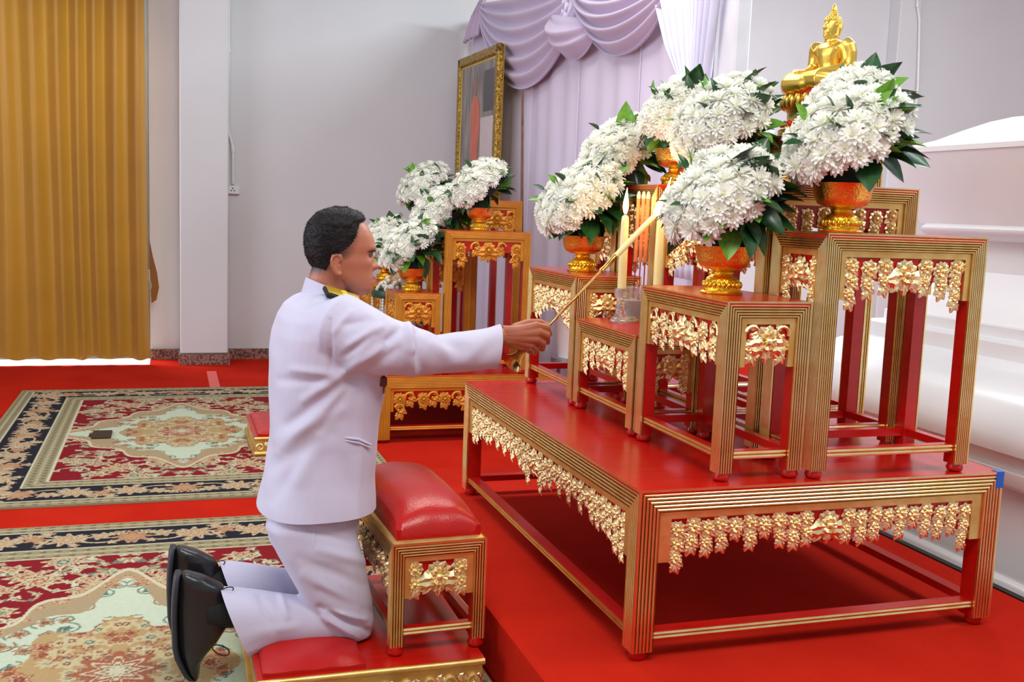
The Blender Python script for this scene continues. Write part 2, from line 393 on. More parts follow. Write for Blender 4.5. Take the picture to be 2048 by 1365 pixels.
gilt_table('altar_table', 'small yellow gold table beyond the garland tray', 'table', 1.168, 1.422, 6.45, 6.80, Z2, 0.832, G2, 'yel', fw=0.034, ap=0.14, kinds=('point', 'point'), fsz=0.034, seed=27, scrolls=True)
gilt_table('altar_table', 'tall yellow gold table at the far end of the second altar', 'table', 1.440, 1.932, 6.68, 6.98, Z2, 1.180, G2, 'yel', fw=0.04, ap=0.12, fsz=0.036, seed=28, scrolls=True)
# ------------------------------------------------------------------ opening behind the curtain, porch
tag(MB().box(-4.2, -0.16, YW-0.279, YW+2.6, -0.14, -0.001).build('trim_1', mat('porch_tiles', lin((238, 238, 236)), 0.5)), kind='structure')
area('daylight_over_porch', (-1.6, YW+1.2, 3.0), (-1.6, YW+1.0, 0), 3.0, 2.0, 260, (1.0, 0.98, 0.95))
d1 = MB()
for x in (-3.2, -2.2, -1.2, -0.22): d1.box(x, x+0.06, YW+0.08, YW+0.13, 0, 3.0)
d1.box(-3.2, -0.16, YW+0.08, YW+0.13, 0, 0.05); d1.box(-3.2, -0.16, YW+0.08, YW+0.13, 2.94, 3.0)
d1o = tag(d1.build('door_1', mat('aluminium', lin((150, 160, 160)), 0.4, 0.8)), kind='structure')
# ------------------------------------------------------------------ gold curtain
M_CURT = mat('gold_satin', lin((146, 92, 18)), 0.40, col2=lin((134, 82, 14)), nscale=3, sheen=0.3, bump=0.04, bscale=300)
nt = M_CURT.node_tree; pb_ = nt.nodes['Principled BSDF']; tb = nt.nodes.new('ShaderNodeBsdfTranslucent'); tb.inputs[0].default_value = (*lin((220, 170, 50)), 1)
mx = nt.nodes.new('ShaderNodeMixShader'); mx.inputs[0].default_value = 0.12
nt.links.new(pb_.outputs[0], mx.inputs[1]); nt.links.new(tb.outputs[0], mx.inputs[2]); nt.links.new(mx.outputs[0], nt.nodes['Material Output'].inputs[0])
YC = 8.62
cur = empty('curtain', (-1.2, YC, 0), 'floor length gold satin curtain hanging in deep folds', 'curtain')
ridges = [at(x, 400, YC).x for x in (-420, -330, -250, -170, -80, 12, 72, 124, 162, 193, 232, 272)]
def curt_y(x):
    y = 0.0
    for i, r in enumerate(ridges):
        sp_ = min(abs(r-ridges[i-1]) if i else 9, abs(ridges[i+1]-r) if i+1 < len(ridges) else 9); wd = 0.40*sp_
        y -= 0.115*math.exp(-((x-r)/wd)**2)
    return y + 0.012*math.sin(x*9)
cb = MB(); nx, nz = 420, 26; xr = at(287, 300, YC).x; xl = -3.25
vs = []; fs = []
for k in range(nz+1):
    t = k/nz; z = 0.05+3.15*t
    for i in range(nx+1):
        x = xl+(xr-xl)*i/nx
        flare = 0.05*(1-t)**2
        xx = x+(flare if i == nx else flare*(i/nx)**8)
        vs.append((xx+0.012*math.sin(3*t+x*5), YC+curt_y(x)*(1.0-0.25*(1-t))-0.006*math.sin(z*3+x*14), z + (0.012*math.sin(x*30) if k == 0 else 0)))
for k in range(nz):
    for i in range(nx): q = k*(nx+1)+i; fs.append((q, q+1, q+nx+2, q+nx+1))
cb.add(vs, fs); cb.build('cloth', M_CURT, cur, 0 or 80, (-1.2, YC, 0))
# tie-back band hanging at the edge with its hook
p0 = at(299, 480, YC+0.1); tbk = MB(); sil = [(299, 480), (306, 515), (314, 545), (318, 575), (313, 600), (303, 607), (300, 560), (299, 520)]
outer = [at(a, b, YC+0.1) for a, b in sil]
tbk.loft([[p+Vector((0, 0.012*s, 0)) for p in outer] for s in (0, 1)], 0, True)
tbk.build('tie_back', M_CURT, cur, 40, (-1.2, YC, 0))
hk = MB(); hk.tube([at(298, 540, YC+0.08), at(299, 560, YC+0.07), at(302, 572, YC+0.07), at(300, 580, YC+0.08)], 0.008, 8); hk.build('hook', mat('steel', (0.6, 0.6, 0.6), 0.25, 1.0), cur, 60, (-1.2, YC, 0))
# ------------------------------------------------------------------ conduits and outlet
M_PVC = mat('white_plastic', lin((226, 226, 224)), 0.4)
def pipe(name, pts, label):
    o = empty(name, pts[-1], label, 'pipe'); b = MB().tube(pts, 0.012, 10); b.build('tube', M_PVC, o, 60, pts[-1])
    for i in (1, len(pts)-2):
        p = Vector(pts[i]); MB().tube([p-Vector((0, 0, .02)), p+Vector((0, 0, .02))], 0.017, 10).build('clip', M_PVC, o, 60, pts[-1])
    return o
ya = YW-0.02
pipe('conduit_pipe', [at(458, -40, ya), at(457, 100, ya), at(455, 245, ya), at(457, 262, ya), at(464, 288, ya), at(466, 300, ya), at(466, 368, ya)], 'thin white conduit running down the wall to the socket')
yb = YW-0.19
pipe('conduit_pipe', [at(1832, -40, yb), at(1835, 10, yb), at(1839, 40, yb), at(1836, 170, yb), at(1828, 250, yb), at(1822, 330, yb)], 'white conduit on the pilaster right of the golden statue')
c = at(465, 380, YW); ou = empty('wall_socket', (c.x, YW, c.z), 'white surface mounted wall socket at the end of the conduit', 'socket')
MB().bbox(-0.055, 0.055, -0.035, 0.0, -0.035, 0.035, 0.005).build('box', M_PVC, ou)
sk = MB()
for dx, dz in ((-0.012, -0.006), (0.012, -0.006), (0, 0.012)): sk.tube([(dx, -0.034, dz), (dx, -0.0365, dz)], 0.0055, 8)
sk.build('socket_holes', M_BLACK, ou)
# ------------------------------------------------------------------ woven rugs
def rug_mesh():
    a, b, st = 0.985, 1.40, 0.0045
    nu, nv = int(a/st), int(b/st)
    u = np.linspace(0, a, nu); v = np.linspace(0, b, nv); U, V = np.meshgrid(u, v, indexing='ij')
    Cc = np.zeros((nu, nv, 3)); R = np.random.RandomState(5)
    col = lambda *c: np.array(lin(c))
    navy, beige, khaki, red, mint, tan, cream, teal, brown = col(40, 40, 50), col(206, 182, 146), col(158, 150, 116), col(140, 28, 38), col(206, 216, 190), col(186, 142, 96), col(214, 206, 172), col(74, 122, 116), col(128, 70, 58)
    d = np.minimum(a-U, b-V)
    Cc[:] = red
    med_r = (np.abs(U)/0.64)**1.12+(np.abs(V)/0.80)**1.06
    ang = np.arctan2(V/0.80, U/0.62); med = med_r*(1-0.06*np.cos(ang*12)) 
    def stamp(cu, cv, r, pet, c1, c2, c3, mask, asp=1.0, rot=0.0, hole=None):
        i0, i1 = max(0, int((cu-r*1.5)/st)), min(nu, int((cu+r*1.5)/st)+1); j0, j1 = max(0, int((cv-r*1.5)/st)), min(nv, int((cv+r*1.5)/st)+1)
        if i1 <= i0 or j1 <= j0: return
        x = U[i0:i1, j0:j1]-cu; y = (V[i0:i1, j0:j1]-cv)*asp
        rho = np.hypot(x, y); ph = np.arctan2(y, x)+rot
        rim = r*(0.80+0.20*np.cos(ph*pet)+0.05*np.cos(ph*pet*2.0+1)); mk = mask[i0:i1, j0:j1]
        sub = Cc[i0:i1, j0:j1]
        sub[(rho < rim) & mk] = c1; sub[(rho < rim*0.72) & mk] = c2; sub[(rho < rim*0.62) & mk] = c1; sub[(rho < rim*0.38) & mk] = c3; sub[(rho < rim*0.2) & mk] = c1
    def vine(pts, wd, c, mask):
        for k in range(len(pts)-1):
            (u0, v0), (u1, v1) = pts[k], pts[k+1]; lo_u, hi_u = min(u0, u1)-wd, max(u0, u1)+wd; lo_v, hi_v = min(v0, v1)-wd, max(v0, v1)+wd
            i0, i1 = max(0, int(lo_u/st)), min(nu, int(hi_u/st)+2); j0, j1 = max(0, int(lo_v/st)), min(nv, int(hi_v/st)+2)
            if i1 <= i0 or j1 <= j0: continue
            x = U[i0:i1, j0:j1]; y = V[i0:i1, j0:j1]; L2 = (u1-u0)**2+(v1-v0)**2+1e-9
            t = np.clip(((x-u0)*(u1-u0)+(y-v0)*(v1-v0))/L2, 0, 1); dd = np.hypot(x-u0-t*(u1-u0), y-v0-t*(v1-v0))
            Cc[i0:i1, j0:j1][(dd < wd) & mask[i0:i1, j0:j1]] = c
    field = (d > 0.40) & (med > 1.0)
    # vines and palmettes in the red field
    for k in range(46):
        cu, cv = R.uniform(0.02, a-0.4), R.uniform(0.02, b-0.4); t0 = R.uniform(0, 6.28); pts = []; r0 = R.uniform(0.03, 0.09)
        for q in range(26):
            t = t0+q*0.30; rr_ = r0*(1-q/34); cu += 0.006*math.cos(t0); cv += 0.006*math.sin(t0)
            pts.append((cu+rr_*math.cos(t), cv+rr_*math.sin(t)))
        vine(pts, 0.0052, cream if k % 3 else col(186, 162, 120), field)
        for q in range(2, 26, 4): stamp(pts[q][0], pts[q][1], R.uniform(0.012, 0.022), 3+q % 3, cream if q % 3 else col(120, 138, 116), col(170, 90, 70), teal, field, rot=R.uniform(0, 6))
    for k in range(26):
        cu, cv = R.uniform(0.0, a-0.42), R.uniform(0.0, b-0.42)
        stamp(cu, cv, R.uniform(0.05, 0.085), R.choice([6, 7, 8]), col(206, 190, 150), col(150, 60, 56), col(88, 122, 108) if k % 2 else col(178, 84, 66), field, R.uniform(1.0, 1.6), R.uniform(0, 6))
    # medallion
    inn = med < 1.0; Cc[inn] = col(178, 156, 120)
    edge = inn & (med > 0.80)
    for k in range(70):
        t = R.uniform(0, PI/2); q = R.uniform(0.84, 0.97)**0.8
        stamp(0.62*q*abs(math.cos(t))**1.6, 0.80*q*abs(math.sin(t))**1.6, R.uniform(0.018, 0.034), 5, col(196, 158, 118), brown, col(206, 190, 150), edge, rot=R.uniform(0, 6))
    Cc[(med > 0.965) & (med < 1.0)] = cream
    core = med < 0.80*(1+0.09*np.cos(ang*8)); Cc[core] = mint
    for k in range(60):
        cu, cv = R.uniform(0, 0.55), R.uniform(0, 0.7); t0 = R.uniform(0, 6.28); pts = [(cu+0.045*math.cos(t0+q*0.45)*(1-q/20), cv+0.045*math.sin(t0+q*0.45)*(1-q/20)) for q in range(14)]
        vine(pts, 0.0038, col(150, 120, 84) if k % 2 else col(120, 140, 118), core)
        stamp(cu, cv, R.uniform(0.02, 0.036), R.choice([4, 5, 6]), teal if k % 3 == 0 else col(168, 128, 92), col(206, 200, 172), col(150, 78, 64), core, rot=R.uniform(0, 6))
    cen = ((U/0.30)**2+(V/0.36)**2) < 1+0.22*np.cos(ang*8); 
    Cc[cen] = col(190, 160, 112)
    for k in range(46):
        t, q = R.uniform(0, PI/2), R.uniform(0.15, 1.0); stamp(0.31*q*math.cos(t), 0.37*q*math.sin(t), R.uniform(0.022, 0.045), R.choice([5, 6, 8]), col(178, 112, 78) if k % 2 else col(206, 186, 140), col(212, 200, 168), teal if k % 3 == 0 else brown, cen, rot=R.uniform(0, 6))
    stamp(0, 0, 0.13, 8, col(172, 104, 76), col(214, 200, 170), col(206, 196, 166), cen); stamp(0, 0, 0.06, 8, cream, brown, cream, cen)
    # borders
    kb = (d <= 0.40); Cc[kb] = khaki
    for lo_, hi_ in ((0.0, 0.075), (0.30, 0.395)):
        m = (d > lo_) & (d < hi_); s_ = np.where(a-U < b-V, V, U)
        g_ = (np.mod(s_, 0.05) < 0.010) | (np.abs(d-(lo_+hi_)/2) < 0.006); Cc[m & g_] = col(186, 176, 138)
        dots = (np.mod(s_+0.012, 0.05) < 0.022) & (np.abs(np.mod(d-lo_, (hi_-lo_)/2)-(hi_-lo_)/4) < 0.009); Cc[m & dots] = col(132, 108, 84)
    nb_ = (d > 0.08) & (d < 0.295); Cc[nb_] = navy
    Cc[((d > 0.075) & (d < 0.083)) | ((d > 0.292) & (d < 0.300)) | ((d > 0.39) & (d < 0.40))] = cream
    def along(s_, off):
        return [(s_, b-off), (a-off, s_)]
    for side in (0, 1):
        Ls = a if side == 0 else b
        P_ = lambda s_, off: (s_, b-off) if side == 0 else (a-off, s_)
        vine([P_(q*0.02, 0.19+0.055*math.sin(q*0.02*14)) for q in range(int(Ls/0.02))], 0.0055, beige, nb_)
        s_ = 0.0; k = 0
        while s_ < Ls:
            big = k % 2 == 0
            stamp(*P_(s_, 0.19+(0.0 if big else R.uniform(-0.04, 0.04))), 0.078 if big else 0.045, 9 if big else 6, beige if k % 3 else col(196, 150, 112), col(150, 100, 74), col(188, 150, 110), nb_, 1.0, k*1.3)
            for e in range(4): stamp(*P_(s_+R.uniform(0.03, 0.1), 0.19+R.uniform(-0.085, 0.085)), R.uniform(0.016, 0.032), 5, beige, brown, teal if e == 0 else beige, nb_, 1.0, R.uniform(0, 6))
            s_ += 0.115; k += 1
    # mirror the quadrant
    full = np.concatenate([Cc[:0:-1], Cc], 0); full = np.concatenate([full[:, :0:-1], full], 1)
    fu = np.concatenate([-u[:0:-1], u]); fv = np.concatenate([-v[:0:-1], v]); FU, FV = np.meshgrid(fu, fv, indexing='ij'); n1, n2 = FU.shape
    full = full*(0.80+0.10*R.rand(n1, n2, 1))
    co = np.stack([FU, FV, np.full_like(FU, 0.009)], -1).reshape(-1, 3)
    idx = np.arange(n1*n2).reshape(n1, n2); q = np.stack([idx[:-1, :-1], idx[1:, :-1], idx[1:, 1:], idx[:-1, 1:]], -1).reshape(-1, 4)
    me = bpy.data.meshes.new('pile'); me.vertices.add(len(co)); me.vertices.foreach_set('co', co.ravel()); me.loops.add(q.size); me.loops.foreach_set('vertex_index', q.ravel().astype(np.int32))
    me.polygons.add(len(q)); me.polygons.foreach_set('loop_start', (np.arange(len(q))*4).astype(np.int32)); me.polygons.foreach_set('loop_total', np.full(len(q), 4, np.int32)); me.update(calc_edges=True)
    at_ = me.color_attributes.new('pattern', 'FLOAT_COLOR', 'POINT'); at_.data.foreach_set('color', np.concatenate([full.reshape(-1, 3), np.ones((n1*n2, 1))], 1).ravel().astype(np.float32))
    m = mat('woven_rug', (0.5, 0.4, 0.3), 0.9, spec=0.1, bump=0.35, bscale=350); va = m.node_tree.nodes.new('ShaderNodeVertexColor'); va.layer_name = 'pattern'
    m.node_tree.links.new(va.outputs[0], m.node_tree.nodes['Principled BSDF'].inputs['Base Color'])
    me.materials.append(m); return me
RM = rug_mesh()
M_RUGB = mat('rug_edge', lin((150, 142, 108)), 0.9)
RUGB = MB().box(-0.985, 0.985, -1.40, 1.40, 0.0, 0.0085).mesh('backing', M_RUGB)
for cx, cy, lab in ((0.055, 6.03, 'far patterned rug with pale medallion lying near the curtain'), (-0.145, 2.93, 'near patterned rug with pale medallion under the shoes')):
    r = empty('patterned_rug', (cx, cy, 0.001), lab, 'rug', 'patterned rugs on the red carpet'); link('backing', RUGB, r); link('pile', RM, r)
# small things on the floor
p = atz(204, 871, 0.012); dk = empty('floor_plate', (p.x, p.y, 0.0101), 'small dark brown plate lying on the pale medallion of the far rug', 'plate')
MB().bbox(-0.05, 0.05, -0.085, 0.085, 0, 0.012, 0.004).build('body', mat('dark_brown', lin((52, 38, 26)), 0.6), dk); MB().bbox(-0.065, -0.05, -0.03, 0.03, 0, 0.008, 0.002).build('tab', MATS['dark_brown'], dk)
p = atz(427, 762, 0.0); tag(MB().box(p.x-0.035, p.x+0.035, p.y-0.42, p.y+0.42, 0.0005, 0.003).build('floor_tape', mat('pink_tape', lin((226, 92, 86)), 0.6)), 'short pink tape strip on the carpet near the pilaster', 'tape')
# ------------------------------------------------------------------ white catafalque on the right
M_WHT = mat('white_gloss_paint', lin((236, 238, 242)), 0.32, col2=lin((230, 232, 238)), nscale=2, coat=0.1)
def rect_loft(prof, x0, x1, y0, y1):
    b = MB(); rings = [[(x0-o, y0-o, z), (x1+o, y0-o, z), (x1+o, y1+o, z), (x0-o, y1+o, z)] for o, z in prof]
    return b.loft(rings, 0, True)
cf = empty('funeral_bier', (3.6, 2.5, 0), 'large white stepped funeral bier with moulded sides beside the altar', 'bier')
for nm, y1, pr in (('base_step', 3.66, [(0.40, 0), (0.40, 0.085), (0.385, 0.10)]), ('lower_step', 3.66, [(0.33, 0.10), (0.33, 0.135), (0.315, 0.15)]),
               ('plinth', 3.66, [(0.30, 0.15), (0.30, 0.46)]), ('slab', 3.66, [(0.34, 0.46), (0.35, 0.475), (0.35, 0.515)]), ('recess', 3.66, [(0.325, 0.515), (0.325, 0.575)]),
               ('bell_moulding', 3.66, [(0.36, 0.575), (0.362, 0.60), (0.355, 0.63), (0.335, 0.67), (0.30, 0.72), (0.25, 0.775), (0.19, 0.815), (0.13, 0.835), (0.12, 0.84)]),
               ('middle_step', 3.70, [(0.12, 0.84), (0.115, 0.895), (0.07, 0.905)]), ('upper_step', 3.70, [(0.05, 0.905), (0.05, 0.945), (0.04, 0.95)]),
               ('shoulder', 3.72, [(0.03, 0.95), (0.0, 0.99), (-0.05, 1.035), (-0.10, 1.085), (-0.13, 1.13)]), ('neck', 3.74, [(-0.13, 1.13), (-0.13, 1.255)]),
               ('lip', 3.76, [(-0.10, 1.255), (-0.065, 1.275), (-0.06, 1.30), (-0.075, 1.315)]), ('coffin_side', 3.80, [(-0.075, 1.315), (-0.06, 1.35), (-0.03, 1.41), (0.01, 1.50), (0.05, 1.585), (0.055, 1.60)]),
               ('lid', 3.80, [(0.06, 1.60), (0.06, 1.62), (0.03, 1.625), (-0.03, 1.635), (-0.10, 1.66), (-0.17, 1.70), (-0.24, 1.735), (-0.30, 1.755), (-0.36, 1.762), (-0.43, 1.766)]), ('lid_crown', 3.80, [(-0.46, 1.766), (-0.46, 1.82), (-0.49, 1.83)])):
    rect_loft(pr, 2.95, 4.2, 1.2, y1).build(nm, M_WHT, cf, 50, (3.6, 2.5, 0))
# ------------------------------------------------------------------ lavender backdrop
XB = 2.42
M_LAV = mat('lavender_cloth', lin((222, 212, 232)), 0.8, col2=lin((214, 204, 226)), nscale=1.5, sheen=0.15, bump=0.05, bscale=200)
M_LAVD = mat('mauve_cloth', lin((202, 186, 212)), 0.75, col2=lin((194, 178, 206)), nscale=2, sheen=0.3, bump=0.05, bscale=200)
M_LAVW = mat('pale_lilac_sheer', lin((224, 222, 244)), 0.7, sheen=0.3)
bd = empty('draped_backdrop', (XB, 6.5, 0), 'lavender cloth backdrop with swags and gathered side tail behind both altars', 'backdrop')
OB = (XB, 6.5, 0)
def sheet(fn, nu, nv, name, m, th=0.0):
    b = MB(); vs = [fn(i/nu, j/nv) for j in range(nv+1) for i in range(nu+1)]; fs = []
    for j in range(nv):
        for i in range(nu): q = j*(nu+1)+i; fs.append((q, q+1, q+nu+2, q+nu+1))
    b.add(vs, fs); o = b.build(name, m, bd, 180, OB)
    if th:
        sm = o.modifiers.new('thickness', 'SOLIDIFY'); sm.thickness = th
    return o
ya_, yb_ = 8.72, 4.38
fr = MB()
for y in (yb_+0.04, 6.5, ya_-0.03): fr.box(XB+0.05, XB+0.10, y-0.025, y+0.025, 0, 2.9)
fr.box(XB+0.05, XB+0.10, yb_+0.02, ya_, 2.86, 2.9); fr.build('frame', mat('dark_steel', (0.02, 0.02, 0.02), 0.5), bd, 30, OB)
sheet(lambda u, v: Vector((XB+0.008*math.sin(u*95)+0.006*math.sin(u*41+v*2), yb_+0.13+(ya_-yb_-0.13)*u, 0.03+2.85*v)), 260, 4, 'panel', M_LAV)
for ys in (5.3, 6.2, 7.1, 7.9):
    MB().tube([(XB-0.012, ys, 0.05), (XB-0.012, ys, 2.8)], 0.003, 4).build('seam', M_LAV, bd, 60, OB)
def swag(pA, pB, sag0, sag1, folds, name, m, dx=0.10, amp=0.035, top=0.0):
    A, Bp = Vector(pA), Vector(pB)
    def fn(u, v):
        c = A.lerp(Bp, u); s = 4*u*(1-u); s2 = s**0.85
        sag = sag0+(sag1-sag0)*v
        edge = (1-s)
        ph = v*folds*2*PI
        off = amp*(0.35+0.65*s2)*math.sin(ph)
        return Vector((XB-0.05-dx*math.sin(PI*min(1, v*1.05))*s2*0.9-off-0.02, c.y, c.z-sag*s2-edge*v*0.10+0.3*off))
    return sheet(fn, 60, folds*12, name, m, 0.003)
def bx_(px, py): return atx(px, py, XB-0.06)
swag(bx_(962, 6), bx_(1165, -40), 0.02, 0.66, 6, 'swag', M_LAVD, dx=0.03, amp=0.028)
swag(bx_(1150, -45), bx_(1345, -60), 0.02, 0.44, 6, 'swag', M_LAVD, amp=0.03)
def hank(pts, w0, name, m, nf=5, amp=0.02):
    # a gathered tail: pleated strip following a path
    P_ = [Vector(p) for p in pts]
    def fn(u, v):
        t = v*(len(P_)-1); i = min(int(t), len(P_)-2); f = t-i; c = P_[i].lerp(P_[i+1], f); wd = w0[i]*(1-f)+w0[i+1]*f
        return Vector((c.x-amp*math.sin(u*nf*2*PI)*min(1, wd/0.15)-0.02*math.sin(u*PI), c.y+(u-0.5)*wd, c.z))
    return sheet(fn, nf*10, 24, name, m, 0.003)
# centre knot and jabot, left end tail, right gathered tail with ribbon knot
hank([bx_(1150, -30), bx_(1140, 30), bx_(1128, 60)], [0.42, 0.26, 0.15], 'jabot', M_LAVW, 4)
swag(bx_(1108, 25), bx_(1195, 30), 0.02, 0.28, 3, 'swag', M_LAVD, dx=0.14, amp=0.02)
hank([bx_(968, 0), bx_(955, 30), bx_(942, 80)], [0.12, 0.3, 0.46], 'end_tail', M_LAVD, 4)
XT = XB-0.06
def bt_(px, py): return atx(px, py, XT)
hank([bt_(1358, -40), bt_(1372, 80), bt_(1388, 178)], [0.62, 0.42, 0.14], 'side_tail', M_LAVW, 7, 0.03)
hank([bt_(1388, 178), bt_(1392, 300), bt_(1390, 560)], [0.14, 0.26, 0.40], 'side_tail', M_LAVW, 6, 0.03)
hank([bt_(1412, -40), bt_(1405, 120), bt_(1398, 240)], [0.30, 0.16, 0.10], 'side_drape', M_LAVW, 6, 0.03)
kb_ = MB(); c = bt_(1386, 180)
for k in range(9):
    a = k*0.7; kb_.ball((c.x-0.05+0.02*math.sin(a*2), c.y+0.075*math.cos(a), c.z+0.05*math.sin(a*1.3)), 0.038, 10, 7, 0, (0.7, 1.2, 0.8))
kb_.build('ribbon_knot', M_LAVW, bd, 60, OB)
MB().bbox(XB-0.02, XB+0.06, yb_-0.10, yb_+0.06, 0, 3.0, 0.01).build('end_post', mat('post_white', lin((222, 220, 226)), 0.6), bd, 40, OB)
# ------------------------------------------------------------------ portrait in a gilt frame
pc = (2.235, 7.83, 1.362); po = empty('framed_portrait', pc, 'large gilt framed portrait of a robed figure standing behind the second altar', 'portrait')
po.rotation_euler = (0, 0, 0.03)
fwp, hp = 0.51, 1.12
M_FRG = mat('antique_gold_frame', lin((196, 160, 70)), 0.38, 0.8, col2=lin((130, 90, 34)), nscale=60, bump=0.8, bscale=70, lo=0.4, hi=0.6); M_FRY = mat('yellow_frame_side', lin((206, 178, 66)), 0.35, 0.7)
for nm, (ya2, yb2, za, zb) in dict(l=(-fwp, -fwp+0.075, 0, hp), r=(fwp-0.075, fwp, 0, hp), t=(-fwp, fwp, hp-0.075, hp), b=(-fwp, fwp, 0, 0.075)).items():
    b = MB().bbox(-0.03, 0.02, ya2, yb2, za, zb, 0.012, 0); b.build('frame_rail', M_FRG, po)
ib = MB()
for (ya2, yb2, za, zb) in ((-fwp+0.075, -fwp+0.098, 0.075, hp-0.075), (fwp-0.098, fwp-0.075, 0.075, hp-0.075), (-fwp+0.075, fwp-0.075, 0.075, 0.098), (-fwp+0.075, fwp-0.075, hp-0.098, hp-0.075)): ib.bbox(-0.018, 0.01, ya2, yb2, za, zb, 0.004)
ib.build('inner_moulding', M_FRY, po)
MB().box(-0.012, 0.018, -fwp+0.005, fwp-0.005, 0.005, hp-0.005).build('backing', M_FRY, po)
M_PBG = mat('photo_background', lin((150, 140, 132)), 0.25, col2=lin((92, 84, 84)), nscale=3.5, stretch=(1, 4, 0.8)); M_PLI = mat('photo_pale', lin((206, 190, 190)), 0.25); M_ROBE = mat('photo_orange_robe', lin((222, 110, 70)), 0.3, col2=lin((186, 74, 50)), nscale=9, stretch=(1, 7, 0.7)); M_PSK = mat('photo_skin', lin((150, 96, 70)), 0.3)
ip = MB().box(-0.0165, -0.014, -0.405, 0.405, 0.095, hp-0.095); pic = ip.build('picture', M_PBG, po)
MB().box(-0.0175, -0.0166, -0.40, -0.10, 0.10, 0.62).build('picture_floor', M_PLI, pic)
MB().box(-0.0175, -0.0166, -0.39, -0.16, 0.66, 0.96).build('picture_door', mat('photo_dark', lin((60, 56, 60)), 0.3), pic)
rb = MB(); out = [(-0.02, 0.10), (0.10, 0.10), (0.13, 0.45), (0.145, 0.62), (0.13, 0.74), (0.07, 0.80), (0.0, 0.79), (-0.06, 0.72), (-0.075, 0.55), (-0.05, 0.40)]
rb.loft([[(x, y, z) for y, z in out] for x in (-0.0186, -0.0166)], 0); rb.build('picture_robe', M_ROBE, pic)
hb = MB(); hb.lathe([(0.05, 0), (0.05, 0.001)], 16, 0, T(-0.0186, 0.035, 0.86) @ Matrix.Rotation(PI/2, 4, 'Y') @ Matrix.Diagonal((1.25, 1, 1, 1))); hb.build('picture_head', M_PSK, pic)
# thin pole and ledge behind the second altar
M_WOOD = mat('brown_wood', lin((128, 88, 62)), 0.6, col2=lin((92, 60, 44)), nscale=12, stretch=(6, 6, 1))
p1, p2 = atx(1040, 640, 2.22), atx(1045, 182, 2.22); tag(MB().tube([(2.22, p1.y, 0.0), (2.215, p1.y, 1.0), (2.22, p2.y, p2.z)], [0.011, 0.011, 0.008], 8).build('wooden_pole', M_WOOD), 'thin brown wooden pole standing upright beside the portrait', 'pole')
le = empty('easel', (2.235, 7.45, 0), 'grey easel holding up the framed portrait', 'easel')
MB().box(-0.05, 0.035, -0.62, 0.95, 1.335, 1.3615).build('ledge', mat('grey_metal', lin((150, 148, 156)), 0.4, 0.6), le)
for y in (-0.15, 0.85): MB().tube([(0.02, y, 0), (0.0, y, 1.34)], 0.014, 8).build('leg', MATS['grey_metal'], le)
# white bucket behind the second altar
q = atx(985, 640, 2.30); bk = empty('bucket', (2.27, 5.75, 0.0), 'white plastic bucket on a stool seen between the legs of the second altar', 'bucket')
MB().lathe([(0.09, 0.45), (0.12, 0.74), (0.128, 0.75), (0.122, 0.745), (0.118, 0.73), (0.09, 0.47)], 20).build('bucket_body', M_PVC, bk, 40)
MB().tube([(0.12*math.cos(a), 0.12*math.sin(a), 0.75+0.08*math.sin(a)) for a in [PI*i/10 for i in range(11)]], 0.004, 6).build('handle', MATS['grey_metal'], bk)
sb = MB(); sb.lathe([(0.13, 0.42), (0.13, 0.449)], 16)
for k in range(3): sb.tube([(0.10*math.cos(k*2.1), 0.10*math.sin(k*2.1), 0.42), (0.12*math.cos(k*2.1), 0.12*math.sin(k*2.1), 0)], 0.012, 8)
sb.build('stool', MATS['grey_metal'], bk)
# ------------------------------------------------------------------ kneeling benches
def cushion(name, x0, x1, y0, y1, z0, hgt, parent, m, puff=1.0, over=0.0):
    b = MB(); n = 26; vs = []; fs = []
    def hz(u, v):
        e = (1-abs(u)**2.4)*(1-abs(v)**2.8); return hgt*(0.25+0.75*max(0, e)**0.5)
    for j in range(n+1):
        for i in range(n+1):
            u, v = -1+2*i/n, -1+2*j/n
            bul = 1.0
            wr = 0.0022*math.sin(9*u+5*v*v)*max(0, abs(v)-0.3) + 0.002*math.sin(14*v+4*u)*max(0, abs(u)-0.4)
            vs.append(((x0+x1)/2+u*(x1-x0)/2, (y0+y1)/2+v*(y1-y0)/2, z0+hz(u, v)+wr))
    for j in range(n):
        for i in range(n): q = j*(n+1)+i; fs.append((q, q+1, q+n+2, q+n+1))
    k = len(vs); rim = [i for i in range(n)] + [j*(n+1)+n for j in range(n)] + [n*(n+1)+n-i for i in range(n)] + [(n-j)*(n+1) for j in range(n)]
    L = len(rim)
    for i in rim:
        p = vs[i]; vs.append((p[0], p[1], z0))
    for t in range(L): fs.append((k+t, k+(t+1) % L, rim[(t+1) % L], rim[t]))
    fs.append(tuple(k+t for t in range(L))[::-1])
    b.add(vs, fs); return b.build(name, m, parent, 50)
ub = gilt_table('kneeling_armrest_bench', 'gilt bench with plump red cushion in front of the kneeling man', 'bench', 0.533, 0.795, 2.60, 3.20, 0.1242, 0.43, None, fw=0.036, nr=5, foot=0.024, ap=0.115, kinds=('tall', 'tall'), st_z=0.05, fsz=0.030, seed=31, top=False, rz=0.04)
MB().bbox(-0.127, 0.127, -0.296, 0.296, 0.290, 0.312, 0.006).build('seat_rim', M_GOLDF, ub)
cushion('cushion', -0.116, 0.116, -0.285, 0.285, 0.3125, 0.105, ub, M_LEATHER)
